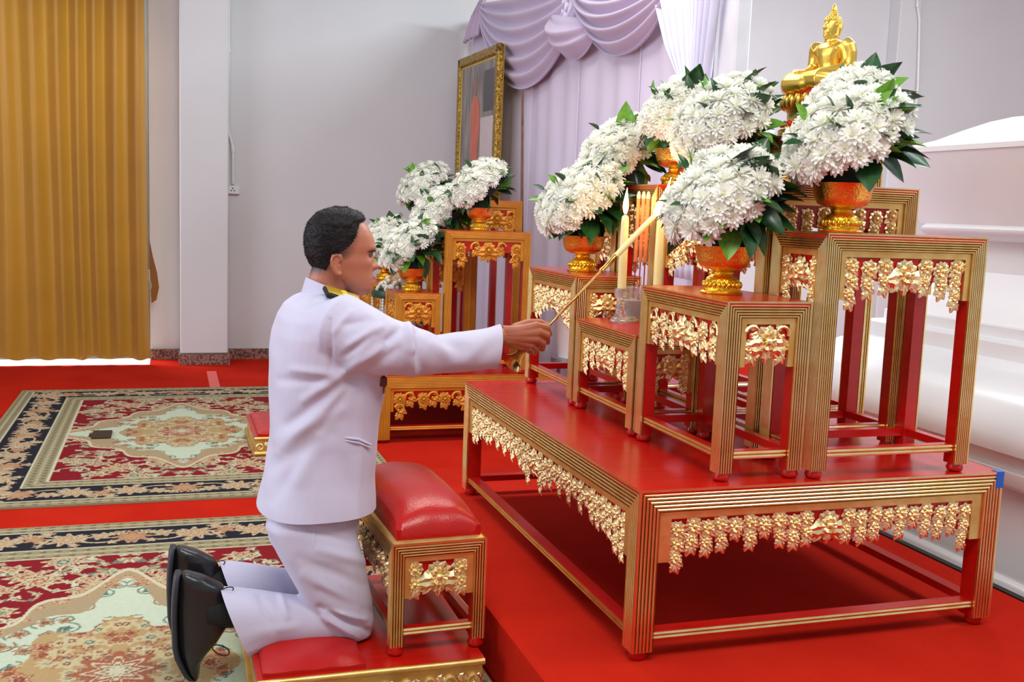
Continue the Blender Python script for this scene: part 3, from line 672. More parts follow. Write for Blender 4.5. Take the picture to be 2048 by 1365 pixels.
def low_bench(name, label, x0, x1, y0, y1, h, m_side, cx0, cx1, seed):
    r = empty(name, ((x0+x1)/2, (y0+y1)/2, 0.001), label, 'bench')
    W, D = x1-x0, y1-y0
    MB().box(-W/2, W/2, -D/2, D/2, h-0.02, h).build('seat_board', M_RED, r)
    b = MB(); b.box(-W/2+0.004, W/2-0.004, -D/2+0.004, D/2-0.004, 0.0, h-0.02, 0); b.build('body', m_side, r)
    rb_ = MB()
    for s in (-1, 1):
        rb_.tube([(-W/2, s*D/2, h-0.01), (W/2, s*D/2, h-0.01)], 0.009, 8); rb_.tube([(-W/2, s*D/2, 0.012), (W/2, s*D/2, 0.012)], 0.010, 8)
        rb_.tube([(s*W/2, -D/2, 0.012), (s*W/2, D/2, 0.012)], 0.010, 8)
    rb_.build('moulding', m_side, r, 60)
    rr = random.Random(seed); n = int(W/0.055)
    for i in range(n):
        x = -W/2+0.03+(W-0.06)*i/(n-1)
        link('carved_scroll', CARVE['gold']['s'], r, T(x, -D/2+0.004, h*0.45) @ Matrix.Rotation(rr.uniform(-0.6, 0.6), 4, 'Y') @ Matrix.Diagonal((0.026*(1 if i % 2 else -1), 0.022, 0.026, 1)))
        link('carved_leaf', CARVE['gold']['l'], r, T(x+0.02, -D/2+0.004, h*0.62) @ Matrix.Rotation(rr.uniform(-1.4, 1.4), 4, 'Y') @ Matrix.Diagonal((0.03, 0.022, 0.03, 1)))
    cushion('cushion', cx0-(x0+x1)/2, cx1-(x0+x1)/2, -D/2+0.012, D/2-0.012, h+0.0002, 0.036, r, M_LEATHER)
    return r
low_bench('kneeling_bench', 'low red and gilt kneeling bench under the man with puffed cushion', 0.20, 0.79, 2.54, 3.22, 0.112, M_GOLDF, 0.215, 0.475, 41)
low_bench('kneeling_bench', 'low red and gilt kneeling bench on the far rug behind the man', 0.40, 0.92, 5.36, 5.96, 0.10, M_GOLDF, 0.42, 0.90, 42)
bpy.data.objects['kneeling_bench.001'].location.z = 0.0115
bpy.data.objects['kneeling_bench'].location.z = 0.0115
# ------------------------------------------------------------------ footed offering bowls
M_BOWL = mat('orange_gold_bowl', lin((252, 204, 92)), 0.24, 0.95, col2=lin((244, 158, 62)), nscale=9, bump=0.30, bscale=150, lo=0.4, hi=0.62)
M_BFOOT = mat('bright_gold_foot', lin((244, 206, 72)), 0.20, 0.95, col2=lin((226, 170, 44)), nscale=12, bump=0.35, bscale=140)
bw = MB(); bw.lathe([(0.020, 0.062), (0.046, 0.065), (0.064, 0.074), (0.073, 0.092), (0.077, 0.118), (0.083, 0.126), (0.084, 0.129), (0.080, 0.128), (0.072, 0.116), (0.068, 0.096), (0.05, 0.078), (0.0, 0.074)], 36)
BOWL_ME = bw.mesh('bowl', M_BOWL, 50)
bf = MB(); bf.lathe([(0.0, 0), (0.056, 0.0), (0.057, 0.004), (0.050, 0.008), (0.050, 0.013), (0.046, 0.034), (0.040, 0.044), (0.028, 0.049), (0.026, 0.053), (0.029, 0.055), (0.029, 0.058), (0.025, 0.061), (0.030, 0.066), (0.0, 0.067)], 32)
BFOOT_ME = bf.mesh('foot', M_BFOOT, 50)
bl = MB()
for k in range(24):
    a = 2*PI*k/24; bl.ball((0.0485*math.cos(a), 0.0485*math.sin(a), 0.024), 0.0065, 6, 4, 0, (1, 1, 1.5))
BLOTUS_ME = bl.mesh('foot_petals', M_BFOOT, 60)
# ------------------------------------------------------------------ chrysanthemums
M_PET = mat('white_petal', lin((253, 253, 248)), 0.55, col2=lin((250, 250, 242)), nscale=30, sheen=0.2)
_n = M_PET.node_tree; _t = _n.nodes.new('ShaderNodeBsdfTranslucent'); _t.inputs[0].default_value = (*lin((246, 246, 232)), 1); _m = _n.nodes.new('ShaderNodeMixShader'); _m.inputs[0].default_value = 0.3
_n.links.new(_n.nodes['Principled BSDF'].outputs[0], _m.inputs[1]); _n.links.new(_t.outputs[0], _m.inputs[2]); _n.links.new(_m.outputs[0], _n.nodes['Material Output'].inputs[0])
M_PETC = mat('petal_centre', lin((238, 240, 200)), 0.6)
M_LEAF = mat('dark_leaf', lin((34, 84, 36)), 0.35, col2=lin((22, 58, 28)), nscale=8, coat=0.15)
M_LEAFL = mat('lime_leaf', lin((112, 168, 48)), 0.4, col2=lin((86, 140, 40)), nscale=8)
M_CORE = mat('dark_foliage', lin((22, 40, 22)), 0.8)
def flower_mesh(seed):
    r = random.Random(seed); b = MB()
    for n, tilt, ln, wd, z0, curl in ((15, -0.30, 1.0, 0.115, -0.03, -0.20), (14, 0.05, 0.98, 0.115, 0.0, -0.12), (13, 0.38, 0.86, 0.105, 0.03, 0.02), (11, 0.72, 0.70, 0.095, 0.05, 0.12), (8, 1.10, 0.50, 0.085, 0.06, 0.2)):
        o = r.uniform(0, 6)
        for k in range(n):
            a = o+2*PI*k/n+r.uniform(-0.14, 0.14); L_ = ln*r.uniform(0.85, 1.08); ti = tilt+r.uniform(-0.14, 0.14)
            ca, sa = math.cos(a), math.sin(a); vs = []
            for s_, w_ in ((0.06, 0.5), (0.45, 0.95), (0.82, 1.0), (1.0, 0.35)):
                el = ti+curl*s_*2.2; rad = L_*s_*math.cos(ti+curl*s_); zz = z0+L_*s_*math.sin(ti+curl*s_)
                for q in (-1, 0, 1):
                    w2 = wd*w_*q; vs.append((rad*ca-w2*sa, rad*sa+w2*ca, zz+(0.045 if q else 0.0)*w_))
            fs = []
            for i in range(3):
                for j in range(2): fs.append((i*3+j, i*3+j+1, i*3+j+4, i*3+j+3))
            b.add(vs, fs, 0)
    b.ball((0, 0, 0.12), 0.2, 8, 5, 1, (1, 1, 0.9))
    return b.mesh('flower', [M_PET, M_PETC], 180)
FLOW = [flower_mesh(s) for s in (1, 2, 3)]
def leaf3(m, curl, seed, name='leaf'):
    b = MB(); r = random.Random(seed); vs = []; fs = []
    pr = [(0, 0.02), (0.12, 0.13), (0.3, 0.27), (0.5, 0.30), (0.7, 0.23), (0.87, 0.11), (1.0, 0.0)]
    for t, wd in pr:
        z = -curl*t*t
        vs += [(t, -wd, z+wd*0.35), (t, -wd*0.5, z+wd*0.15), (t, 0, z), (t, wd*0.5, z+wd*0.15), (t, wd, z+wd*0.35)]
    for i in range(len(pr)-1):
        for j in range(4): fs.append((i*5+j, i*5+j+1, i*5+j+6, i*5+j+5))
    b.add(vs, fs, 0); b.tube([(-0.35, 0, 0.0), (0, 0, 0), (0.5, 0, -curl*0.25-0.012)], [0.016, 0.016, 0.006], 4, 0)
    return b.mesh(name, m, 180)
LEAVES = [leaf3(M_LEAF, 0.15, 1), leaf3(M_LEAF, 0.4, 2), leaf3(M_LEAFL, 0.1, 3), leaf3(M_LEAFL, 0.3, 4)]
def bouquet(x, y, z, blabel, flabel, grp, rx=0.15, ry=0.145, rz_=0.125, cz=0.252, fr_=0.041, seed=1, n=62, dx=-0.015, lean=0.25, nl=56, bs=1.0, ph=0.70):
    r = random.Random(seed)
    bo = empty('offering_bowl', (x, y, z), blabel, 'bowl', 'footed gold bowls'+grp, r.uniform(0, 6))
    Sc = Matrix.Scale(bs, 4)
    link('bowl', BOWL_ME, bo, Sc); fo = link('foot', BFOOT_ME, bo, Sc); link('foot_petals', BLOTUS_ME, fo)
    q = empty('flower_bouquet', (x, y, z+0.118*bs), flabel, 'bouquet', 'white chrysanthemum bouquets'+grp)
    C = Vector((dx, 0, (cz-0.118)*bs)); n0 = Vector((-0.66, -0.30, 0.60)).normalized()
    e1 = Vector((math.cos(ph), 0, math.sin(ph))); e2 = Vector((0, 1, 0)); e3 = Vector((-math.sin(ph), 0, math.cos(ph)))
    A1, A2, A3 = rx*1.08*bs, ry*bs, rz_*0.86*bs
    def ell(d, s_): return C+e1*(d.x*A1*s_)+e2*(d.y*A2*s_)+e3*(d.z*A3*s_)
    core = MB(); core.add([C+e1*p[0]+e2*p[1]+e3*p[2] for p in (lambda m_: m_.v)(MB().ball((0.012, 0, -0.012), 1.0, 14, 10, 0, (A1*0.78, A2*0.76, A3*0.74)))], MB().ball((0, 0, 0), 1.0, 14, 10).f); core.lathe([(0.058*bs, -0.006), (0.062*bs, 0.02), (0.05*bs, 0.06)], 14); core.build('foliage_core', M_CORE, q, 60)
    N = n*2
    for k in range(N):
        zz = 1-2*(k+0.5)/N; a = k*2.399963+seed; rr_ = math.sqrt(1-zz*zz); d = Vector((rr_*math.cos(a), rr_*math.sin(a), zz))
        nw = (e1*(d.x/A1)+e2*(d.y/A2)+e3*(d.z/A3)).normalized()
        if nw.dot(n0) < 0.0+r.uniform(-0.10, 0.10): continue
        p = ell(d, r.uniform(0.92, 1.06))
        if p.z < 0.03: continue
        nn = (nw+Vector((r.uniform(-.25, .25), r.uniform(-.25, .25), r.uniform(-.1, .25)))).normalized()
        link('flower', FLOW[k % 3], q, T(*p) @ frame_from(nn) @ RZ(r.uniform(0, 6)) @ Matrix.Scale(fr_*bs*r.uniform(0.86, 1.14), 4))
    for k in range(nl):
        t = k/nl
        if t < 0.50:   # spray at the back and upper back
            a = r.uniform(-1.5, 0.8); e = r.uniform(-0.5, 1.1); d = Vector((math.cos(a)*math.cos(e), math.sin(a)*math.cos(e), math.sin(e)))
        elif t < 0.80:  # collar of leaves over the rim
            a = r.uniform(0, 2*PI); e = r.uniform(-0.9, -0.25); d = Vector((math.cos(a)*math.cos(e), math.sin(a)*math.cos(e), math.sin(e)))
        else:           # single leaves poking out between the flowers
            d = Vector((r.uniform(-1, 0.4), r.uniform(-1, 0.5), r.uniform(-0.4, 1))).normalized()
        base = 0.66 if t < 0.5 else (0.55 if t < 0.8 else 0.86)
        p = C+Vector((d.x*A1, d.y*A2, d.z*A3*1.1))*base
        out = (d+Vector((0, 0, 0.35 if t < 0.5 else (-0.25 if t < 0.8 else 0.2)))+Vector((r.uniform(-.5, .5), r.uniform(-.5, .5), r.uniform(-.4, .4)))).normalized()
        Fm = frame_from(Vector((0, 0, 1))-out*out.z+Vector((r.uniform(-.6, .6), r.uniform(-.9, .3), 0)), out.cross(Vector((0, 0, 1))) if abs(out.z) < 0.95 else (0, 1, 0))
        xz = out; zz_ = Fm.col[2].to_3d(); zz_ = (zz_-xz*zz_.dot(xz)).normalized(); yy_ = zz_.cross(xz)
        Rm = Matrix(((xz.x, yy_.x, zz_.x, 0), (xz.y, yy_.y, zz_.y, 0), (xz.z, yy_.z, zz_.z, 0), (0, 0, 0, 1)))
        me = LEAVES[r.choice([0, 0, 1, 1, 0, 1, 2, 3]) if t < 0.8 else r.choice([0, 1, 2])]
        link('leaf', me, q, T(*p) @ Rm @ Matrix.Scale(bs*(r.uniform(0.08, 0.13) if t < 0.8 else r.uniform(0.045, 0.065)), 4))
    return bo, q
GA, GB = ' on the main altar', ' on the second altar'
bouquet(1.425, 2.53, 1.1035, 'gold bowl on the near front table of the main altar', 'white chrysanthemum bouquet in the bowl on the near front table', GA, seed=3)
bouquet(1.695, 2.40, 1.2805, 'gold bowl on the tall near right table of the main altar', 'largest white bouquet on the tall right table in front of the statue', GA, seed=5, rx=0.152, ry=0.145, n=70, ph=0.62, dx=0.0, rz_=0.12, cz=0.238)
bouquet(1.434, 3.575, 1.0935, 'gold bowl on the far front table left of the burning candle', 'leftmost white bouquet of the main altar, left of the burning candle', GA, seed=8)
bouquet(1.635, 3.715, 1.2805, 'gold bowl half hidden behind the leftmost main altar bouquet', 'white bouquet just behind and above the leftmost one of the main altar', GA, seed=9)
bouquet(1.715, 3.42, 1.4125, 'gold bowl hidden behind the candle flame bouquets', 'white bouquet against the backdrop at the far upper side of the main altar', GA, seed=12, rx=0.12, ry=0.12, rz_=0.10)
bouquet(1.69, 3.03, 1.3305, 'gold bowl behind the near front bouquet', 'white bouquet rising behind the near front bouquet of the main altar', GA, seed=15, rx=0.16, ry=0.14, rz_=0.14, cz=0.27)
bouquet(1.90, 2.67, 1.4105, 'gold bowl hidden behind the largest bouquet', 'white bouquet beside the shoulder of the golden statue', GA, seed=18, rx=0.125, ry=0.12, cz=0.225, ph=0.7, rz_=0.105)
bouquet(1.285, 5.76, 0.8325, 'gold bowl on the small near table of the second altar', 'white bouquet nearest to the face of the man', GB, seed=21, rx=0.17, n=64)
bouquet(1.675, 5.78, 1.1805, 'gold bowl on the tall near table of the second altar', 'white bouquet in front of the framed portrait', GB, seed=24, rx=0.165)
bouquet(1.56, 6.18, 1.0205, 'gold bowl behind the lower bouquet of the second altar', 'white bouquet in the middle of the rising row on the second altar', GB, seed=27, rx=0.17, rz_=0.15)
bouquet(1.62, 6.83, 1.1805, 'gold bowl on the far tall table of the second altar', 'highest white bouquet left of the framed portrait', GB, seed=30, rx=0.18, rz_=0.15)
bouquet(1.30, 6.62, 0.8325, 'gold bowl on the far small table of the second altar', 'white bouquet partly behind the face of the man', GB, seed=33, rx=0.16)
# ------------------------------------------------------------------ candles, incense and their glass holders
M_GLASS = mat('pressed_glass', (0.96, 0.95, 0.97), 0.06, trans=0.92, bump=0.5, bscale=60, spec=0.6)
M_WAX = mat('cream_wax', lin((240, 226, 164)), 0.45, col2=lin((236, 218, 150)), sss=0.3)
M_FLAME = mat('flame', (1, 0.75, 0.35), 0.5, emit=(1.0, 0.70, 0.30), estr=14.0)
def flame(parent, p, h, lean=(0, 0), r=0.011):
    b = MB(); pts = []; rr_ = []
    for t, k in ((0, 0.35), (0.12, 0.8), (0.28, 1.0), (0.45, 0.9), (0.65, 0.58), (0.85, 0.25), (1.0, 0.04)):
        pts.append((p[0]+lean[0]*t*t*h, p[1]+lean[1]*t*t*h, p[2]+h*t)); rr_.append(r*k)
    b.tube(pts, rr_, 10); return b.build('flame', M_FLAME, parent, 80)
ZL = 0.9515
def candle(x, y, label, lit=True, top=0.375):
    o = empty('glass_candlestick', (x, y, ZL), label, 'candlestick', 'glass candlesticks on the low altar table')
    MB().lathe([(0.0, 0), (0.035, 0.0), (0.036, 0.006), (0.029, 0.012), (0.019, 0.026), (0.015, 0.042), (0.019, 0.052), (0.013, 0.062), (0.015, 0.075), (0.023, 0.085), (0.024, 0.112), (0.0, 0.112)], 24).build('glass_stem', M_GLASS, o, 30)
    cdl = MB(); cdl.lathe([(0.0145, 0.1125), (0.0145, 0.2), (0.0125, top-0.02), (0.010, top-0.004), (0.004, top)], 16); c_ = cdl.build('candle', M_WAX, o, 50)
    MB().tube([(0, 0, top-0.002), (0.001, 0, top+0.008)], 0.0012, 5).build('wick', M_BLACK, c_)
    if lit:
        flame(o, (0, 0, top+0.004), 0.085, (0.02, 0), 0.0095)
        l = bpy.data.lights.new('candle_glow', 'POINT'); l.energy = 1.1; l.color = (1.0, 0.62, 0.28); l.shadow_soft_size = 0.02
        lo = bpy.data.objects.new('candle_glow', l); COL.objects.link(lo); lo.parent = o; lo.location = (0, 0, top+0.05)
    return o
c1 = candle(1.412, 3.165, 'glass candlestick with the burning candle left of the incense pot', True, 0.352)
c2 = candle(1.503, 3.088, 'glass candlestick whose candle is being lit, right of the incense pot', False, 0.352)
ip_ = empty('incense_pot', (1.478, 3.215, ZL), 'clear cut glass incense pot between the two candlesticks', 'pot')
MB().lathe([(0.0, 0), (0.042, 0.0), (0.043, 0.006), (0.040, 0.010), (0.044, 0.06), (0.052, 0.115), (0.050, 0.117), (0.040, 0.06), (0.038, 0.02), (0.0, 0.018)], 28).build('glass_body', M_GLASS, ip_, 30)
MB().lathe([(0.0, 0.0185), (0.036, 0.0185), (0.0385, 0.07), (0.0, 0.072)], 20).build('sand', mat('sand', lin((180, 160, 140)), 0.9), ip_)
M_INC = mat('incense_orange', lin((196, 112, 62)), 0.7, col2=lin((176, 92, 50)), nscale=20); M_STK = mat('incense_red_stick', lin((150, 20, 30)), 0.6); M_ASH = mat('incense_tip', lin((206, 178, 150)), 0.8)
for k, (dx, dy) in enumerate(((-0.012, 0.008), (0.0, -0.004), (0.012, -0.014))):
    so = empty('incense_stick', (1.490+dx, 3.203+dy, ZL+0.073), ('left', 'middle', 'right')[k]+' one of three thick incense sticks standing in the glass pot', 'incense', 'incense sticks in the glass pot')
    MB().tube([(0, 0, -0.03), (0, 0, 0.13)], 0.0022, 6).build('red_stick', M_STK, so); MB().tube([(0, 0, 0.125), (0, 0, 0.335)], 0.0068, 10).build('incense_coat', M_INC, so); MB().lathe([(0.0068, 0.3355), (0.0072, 0.345), (0.004, 0.357), (0.001, 0.36)], 10).build('tip', M_ASH, so)
# ------------------------------------------------------------------ garland tray on the second altar
M_DGREEN = mat('dark_green_foil', lin((24, 66, 48)), 0.4)
tr = empty('garland_tray', (1.285, 6.12, 0.6005), 'footed tray with green rim and jasmine garlands on the second altar', 'tray')
MB().lathe([(0, 0), (0.07, 0), (0.06, 0.03), (0.035, 0.07), (0.05, 0.12), (0.12, 0.16), (0, 0.16)], 24).build('pedestal', M_BFOOT, tr)
MB().lathe([(0.10, 0.16), (0.155, 0.165), (0.16, 0.185), (0.155, 0.205), (0, 0.206)], 28).build('rim', M_DGREEN, tr)
jb = MB(); rj = random.Random(4)
for k in range(170):
    a = rj.uniform(0, 2*PI); e = rj.uniform(0, 1); jb.ball(((0.13-0.06*e)*math.cos(a), (0.13-0.06*e)*math.sin(a), 0.21+0.05*e+0.02*math.sin(a*6)), 0.0125, 5, 4)
jb.build('jasmine_buds', mat('jasmine', lin((226, 220, 204)), 0.6), tr, 60)['kind'] = 'stuff'
cnb = MB(); cnb.lathe([(0.07, 0.22), (0.055, 0.27), (0.02, 0.31), (0.0, 0.31)], 16); cnb.build('cone', mat('tan_weave', lin((186, 150, 112)), 0.8, col2=lin((150, 112, 80)), nscale=60), tr)
for k in range(7):
    a = k*2*PI/7+0.3; gb = MB()
    for i in range(7): gb.ball((0.15*math.cos(a), 0.15*math.sin(a), 0.155-0.018*i), 0.010, 6, 4, 0, (1, 1, 1.1))
    gb.ball((0.15*math.cos(a), 0.15*math.sin(a), 0.02), 0.014, 8, 5, 1); gb.lathe([(0.006, 0.01), (0.018, -0.005+0.006), (0.0, -0.0)], 8, 0, T(0.15*math.cos(a), 0.15*math.sin(a), 0.004))
    gb.build('tassel', [MATS['jasmine'], mat('tassel_green', lin((70, 120, 90)), 0.6)], tr, 60)
# ------------------------------------------------------------------ golden statue
M_STAT = mat('polished_gold', lin((240, 204, 100)), 0.32, 0.95, col2=lin((232, 190, 84)), nscale=3)
def remesh(mb, name, m, voxel, parent=None, smooth_it=4, org=None, fac=0.5):
    me = mb.mesh(name+'_src', m, 0); o = bpy.data.objects.new(name+'_src', me); COL.objects.link(o)
    md = o.modifiers.new('r', 'REMESH'); md.mode = 'VOXEL'; md.voxel_size = voxel; md.use_smooth_shade = True
    if smooth_it:
        ms = o.modifiers.new('s', 'SMOOTH'); ms.factor = fac; ms.iterations = smooth_it
    dg = bpy.context.evaluated_depsgraph_get(); nm = bpy.data.meshes.new_from_object(o.evaluated_get(dg)); nm.name = name
    bpy.data.objects.remove(o); bpy.data.meshes.remove(me)
    if org is not None: nm.transform(Matrix.Translation(-Vector(org)))
    if not nm.materials: nm.materials.append(m)
    if parent is False: return nm
    return link(name, nm, parent)
def ering(c, rx, ry, n=20, tilt=0.0, e=2.0):
    out = []
    for j in range(n):
        a = 2*PI*j/n; ca, sa = math.cos(a), math.sin(a)
        x = rx*math.copysign(abs(ca)**(2/e), ca); y = ry*math.copysign(abs(sa)**(2/e), sa)
        out.append((c[0]+x*math.cos(tilt), c[1]+y, c[2]+x*math.sin(tilt)))
    return out
st = empty('golden_statue', (2.02, 2.985, 1.5685), 'golden seated meditating statue at the top of the main altar', 'statue', None, 0.20)
stf = -1  # faces -X
sb = MB(); q = 0.63
def S(x, y, z): return (-x*q, y*q, z*q)
def sring(cx, cz, rx, ry, tilt=0): return [(-(p[0])*q, p[1]*q, p[2]*q) for p in ering((cx, 0, cz), rx, ry, 20, tilt)][::-1]
Z0 = 0.282
# torso
sb.loft([sring(-0.01, Z0+0.0, 0.06, 0.085), sring(-0.012, Z0+0.05, 0.050, 0.070), sring(-0.005, Z0+0.10, 0.047, 0.066), sring(0.003, Z0+0.145, 0.052, 0.078), sring(0.003, Z0+0.18, 0.05, 0.092), sring(-0.006, Z0+0.205, 0.036, 0.088), sring(-0.008, Z0+0.218, 0.022, 0.045)])
sb.tube([S(-0.008, 0, Z0+0.205), S(-0.004, 0, Z0+0.245)], 0.023, 12)
# folded legs
sb.tube([S(-0.03, -0.05, Z0), S(0.05, -0.115, Z0+0.002), S(0.125, -0.145, Z0-0.002), S(0.155, -0.10, Z0+0.004), S(0.15, 0.0, Z0+0.01), S(0.12, 0.08, Z0+0.012)], [0.05, 0.045, 0.038, 0.034, 0.027, 0.02], 12)
sb.tube([S(-0.03, 0.05, Z0), S(0.05, 0.115, Z0), S(0.125, 0.145, Z0-0.004), S(0.16, 0.10, Z0-0.006), S(0.16, 0.0, Z0-0.008), S(0.15, -0.07, Z0)], [0.05, 0.045, 0.038, 0.034, 0.03, 0.02], 12)
sb.ball(S(0.05, 0, Z0), 0.05, 14, 8, 0, (1.6, 1.5, 0.6))
for s_, tgt in ((-1, (0.10, -0.02, Z0+0.05)), (1, (0.135, 0.105, Z0+0.052))):
    sb.tube([S(-0.005, s_*0.080, Z0+0.195), S(-0.014, s_*0.100, Z0+0.175), S(-0.018, s_*0.110, Z0+0.145), S(-0.016, s_*0.115, Z0+0.11), S(-0.004, s_*0.115, Z0+0.082), S(0.03, s_*0.108, Z0+0.064), S(0.07, (tgt[1]+s_*0.07)/1.6, Z0+0.054), S(*tgt)], [0.029, 0.029, 0.026, 0.024, 0.022, 0.020, 0.016, 0.014], 14)
for k in range(4):
    y = 0.088+k*0.011; sb.tube([S(0.13, y, Z0+0.054), S(0.162, y-0.002, Z0+0.042), S(0.180, y-0.003, Z0+0.008), S(0.182, y-0.003, Z0-0.022)], [0.008, 0.0075, 0.0065, 0.005], 6)
# head
HZ = Z0+0.285
hd = [(-0.050, 0.012, 0.012, 0.010), (-0.044, 0.008, 0.030, 0.026), (-0.03, 0.004, 0.040, 0.034), (-0.01, 0.0, 0.045, 0.038), (0.012, -0.004, 0.047, 0.040), (0.03, -0.006, 0.044, 0.039), (0.046, -0.008, 0.034, 0.032), (0.056, -0.008, 0.022, 0.021), (0.070, -0.008, 0.018, 0.018), (0.082, -0.008, 0.010, 0.010)]
sb.loft([sring(cx, HZ+z, a, b_) for z, cx, a, b_ in hd])
sb.tube([S(0.044, 0, HZ+0.012), S(0.052, 0, HZ-0.008), S(0.044, 0, HZ-0.013)], [0.005, 0.007, 0.005], 8); sb.ball(S(0.042, 0, HZ-0.026), 0.008, 8, 5, 0, (0.7, 1.4, 0.7)); sb.ball(S(0.036, 0, HZ-0.042), 0.011, 8, 6)
for s_ in (-1, 1): sb.tube([S(-0.008, s_*0.040, HZ+0.012), S(-0.012, s_*0.044, HZ-0.01), S(-0.008, s_*0.041, HZ-0.045)], [0.008, 0.009, 0.006], 8)
remesh(sb, 'figure', M_STAT, 0.0026, st, 8)
cb_ = MB(); k = 0
for i in range(150):
    zz = 1-1.25*(i+0.5)/150; a = i*2.399963; rr_ = math.sqrt(max(0, 1-zz*zz)); d = Vector((rr_*math.cos(a), rr_*math.sin(a), zz))
    if d.x > 0.30 and d.z < 0.52: continue
    if d.z < -0.1 and d.x > -0.15: continue
    cb_.ball(S(-0.005+d.x*0.045, d.y*0.041, HZ+0.006+d.z*0.052), 0.0062, 6, 4)
for i in range(26):
    a = i*2.399963; t = i/26; rr_ = 0.020*(1-t*0.6); cb_.ball(S(-0.008+rr_*math.cos(a), rr_*math.sin(a), HZ+0.054+0.032*t), 0.005, 6, 4)
cb_.build('hair_curls', M_STAT, st, 60)
MB().lathe([(0.010, HZ*q+0.054), (0.0085, HZ*q+0.060), (0.006, HZ*q+0.068), (0.003, HZ*q+0.072), (0.0006, HZ*q+0.076)], 12, 0, T(0.008*q, 0, 0)).build('flame_finial', M_STAT, st)
ped = MB()
def oval(r, z, sx=0.78): return [(r*sx*math.cos(2*PI*j/28), r*math.sin(2*PI*j/28), z) for j in range(28)]
ped.loft([oval(0.15, 0), oval(0.15, 0.03), oval(0.135, 0.04), oval(0.12, 0.055), oval(0.12, 0.085), oval(0.134, 0.10), oval(0.138, 0.125), oval(0.118, 0.142), oval(0.112, 0.15), oval(0.124, 0.165), oval(0.126, 0.18), oval(0.11, 0.19)], 0, True, T(-0.02, 0, 0)); ped.build('pedestal', M_STAT, st)
pt = MB()
for k in range(26):
    a = 2*PI*k/26; pt.ball((-0.02+0.105*math.cos(a), 0.134*math.sin(a), 0.118), 0.016, 8, 5, 0, (0.9, 0.9, 1.5))
pt.build('lotus_petals', M_STAT, st, 60)
rl = MB()
for k in range(20):
    a = 2*PI*k/20; rl.ball((-0.02+0.103*math.cos(a), 0.131*math.sin(a), 0.048), 0.012, 6, 4)
rl.build('red_stones', mat('red_enamel', lin((196, 24, 34)), 0.25), st, 60)
rc = MB(); rc.loft([oval(0.121, 0.142), oval(0.115, 0.151)], 0, False, T(-0.021, 0, 0)); rc.build('red_cloth', MATS['red_enamel'], st)
# ------------------------------------------------------------------ the kneeling man
MY = 2.85
MO = Vector((0.34, MY, 0.0))
man = empty('person', MO, 'man in white uniform kneeling on the low bench, lighting a candle', 'person')
M_SKIN = mat('skin', lin((186, 118, 88)), 0.45, col2=lin((176, 106, 78)), nscale=14, bump=0.05, bscale=300, sss=0.12)
M_SUIT = mat('white_uniform_cloth', lin((200, 197, 219)), 0.72, col2=lin((195, 191, 214)), nscale=6, bump=0.06, bscale=500, sheen=0.2)
M_HAIR = mat('black_hair', lin((30, 26, 26)), 0.55, col2=lin((16, 14, 14)), nscale=40, bump=0.4, bscale=120, stretch=(1, 1, 0.35), spec=0.25)
M_SHOE = mat('black_leather', (0.012, 0.012, 0.013), 0.32, col2=(0.008, 0.008, 0.009), nscale=6, bump=0.12, bscale=60, coat=0.2)
M_SOCK = mat('black_sock', (0.01, 0.01, 0.012), 0.9)
def fin(o): return o
def npx(me):
    n = len(me.vertices); co = np.empty(n*3); me.vertices.foreach_get('co', co); no = np.empty(n*3); me.vertices.foreach_get('normal', no)
    return co.reshape(-1, 3), no.reshape(-1, 3)
def cutm(me, p, n, sel):
    import bmesh
    bm = bmesh.new(); bm.from_mesh(me)
    fs = [f for f in bm.faces if sel(f.calc_center_median())]; geom = list({v for f in fs for v in f.verts})+list({e for f in fs for e in f.edges})+fs
    bmesh.ops.bisect_plane(bm, geom=geom, plane_co=p, plane_no=n, clear_outer=True, clear_inner=False)
    bm.to_mesh(me); bm.free(); me.update()
def interp(x, xs, ys): return float(np.interp(x, xs, ys))
# ---- head surface: levels measured along the profile
LV = [590, 587, 583, 578, 572, 565, 558, 550, 542, 534, 526, 518, 510, 502, 494, 486, 478, 468, 458, 448, 440, 433, 428, 424, 422]
FR = [[590, 584, 575, 565, 555, 545, 535, 525, 515, 507, 500, 493, 481, 470, 458, 445, 435, 428, 423], [728, 740, 744, 744.5, 745, 744, 744, 744, 744, 745, 748, 750, 748, 744.5, 739, 730, 718, 704, 690]]
BK = [[590, 585, 575, 565, 555, 545, 530, 510, 490, 470, 450, 435, 428, 423], [706, 698, 686, 670, 652, 636, 622, 614, 612, 614, 622, 636, 650, 668]]
WD = [[590, 585, 575, 565, 555, 545, 530, 510, 490, 470, 450, 435, 428, 423], [.012, .030, .046, .054, .059, .063, .067, .071, .074, .074, .069, .058, .045, .026]]
def srt(L): return L[0][::-1], L[1][::-1]
FRs, BKs, WDs = srt(FR), srt(BK), srt(WD)
zl = lambda py: at(690, py, MY).z
NL, NA = 110, 110
def gauss(a, s): return math.exp(-(a/s)**2)
def nose_amp(py): return interp(py, [503, 510, 518, 526, 531, 536, 540, 544], [0.0, 0.003, 0.009, 0.0175, 0.0235, 0.020, 0.008, 0.0])
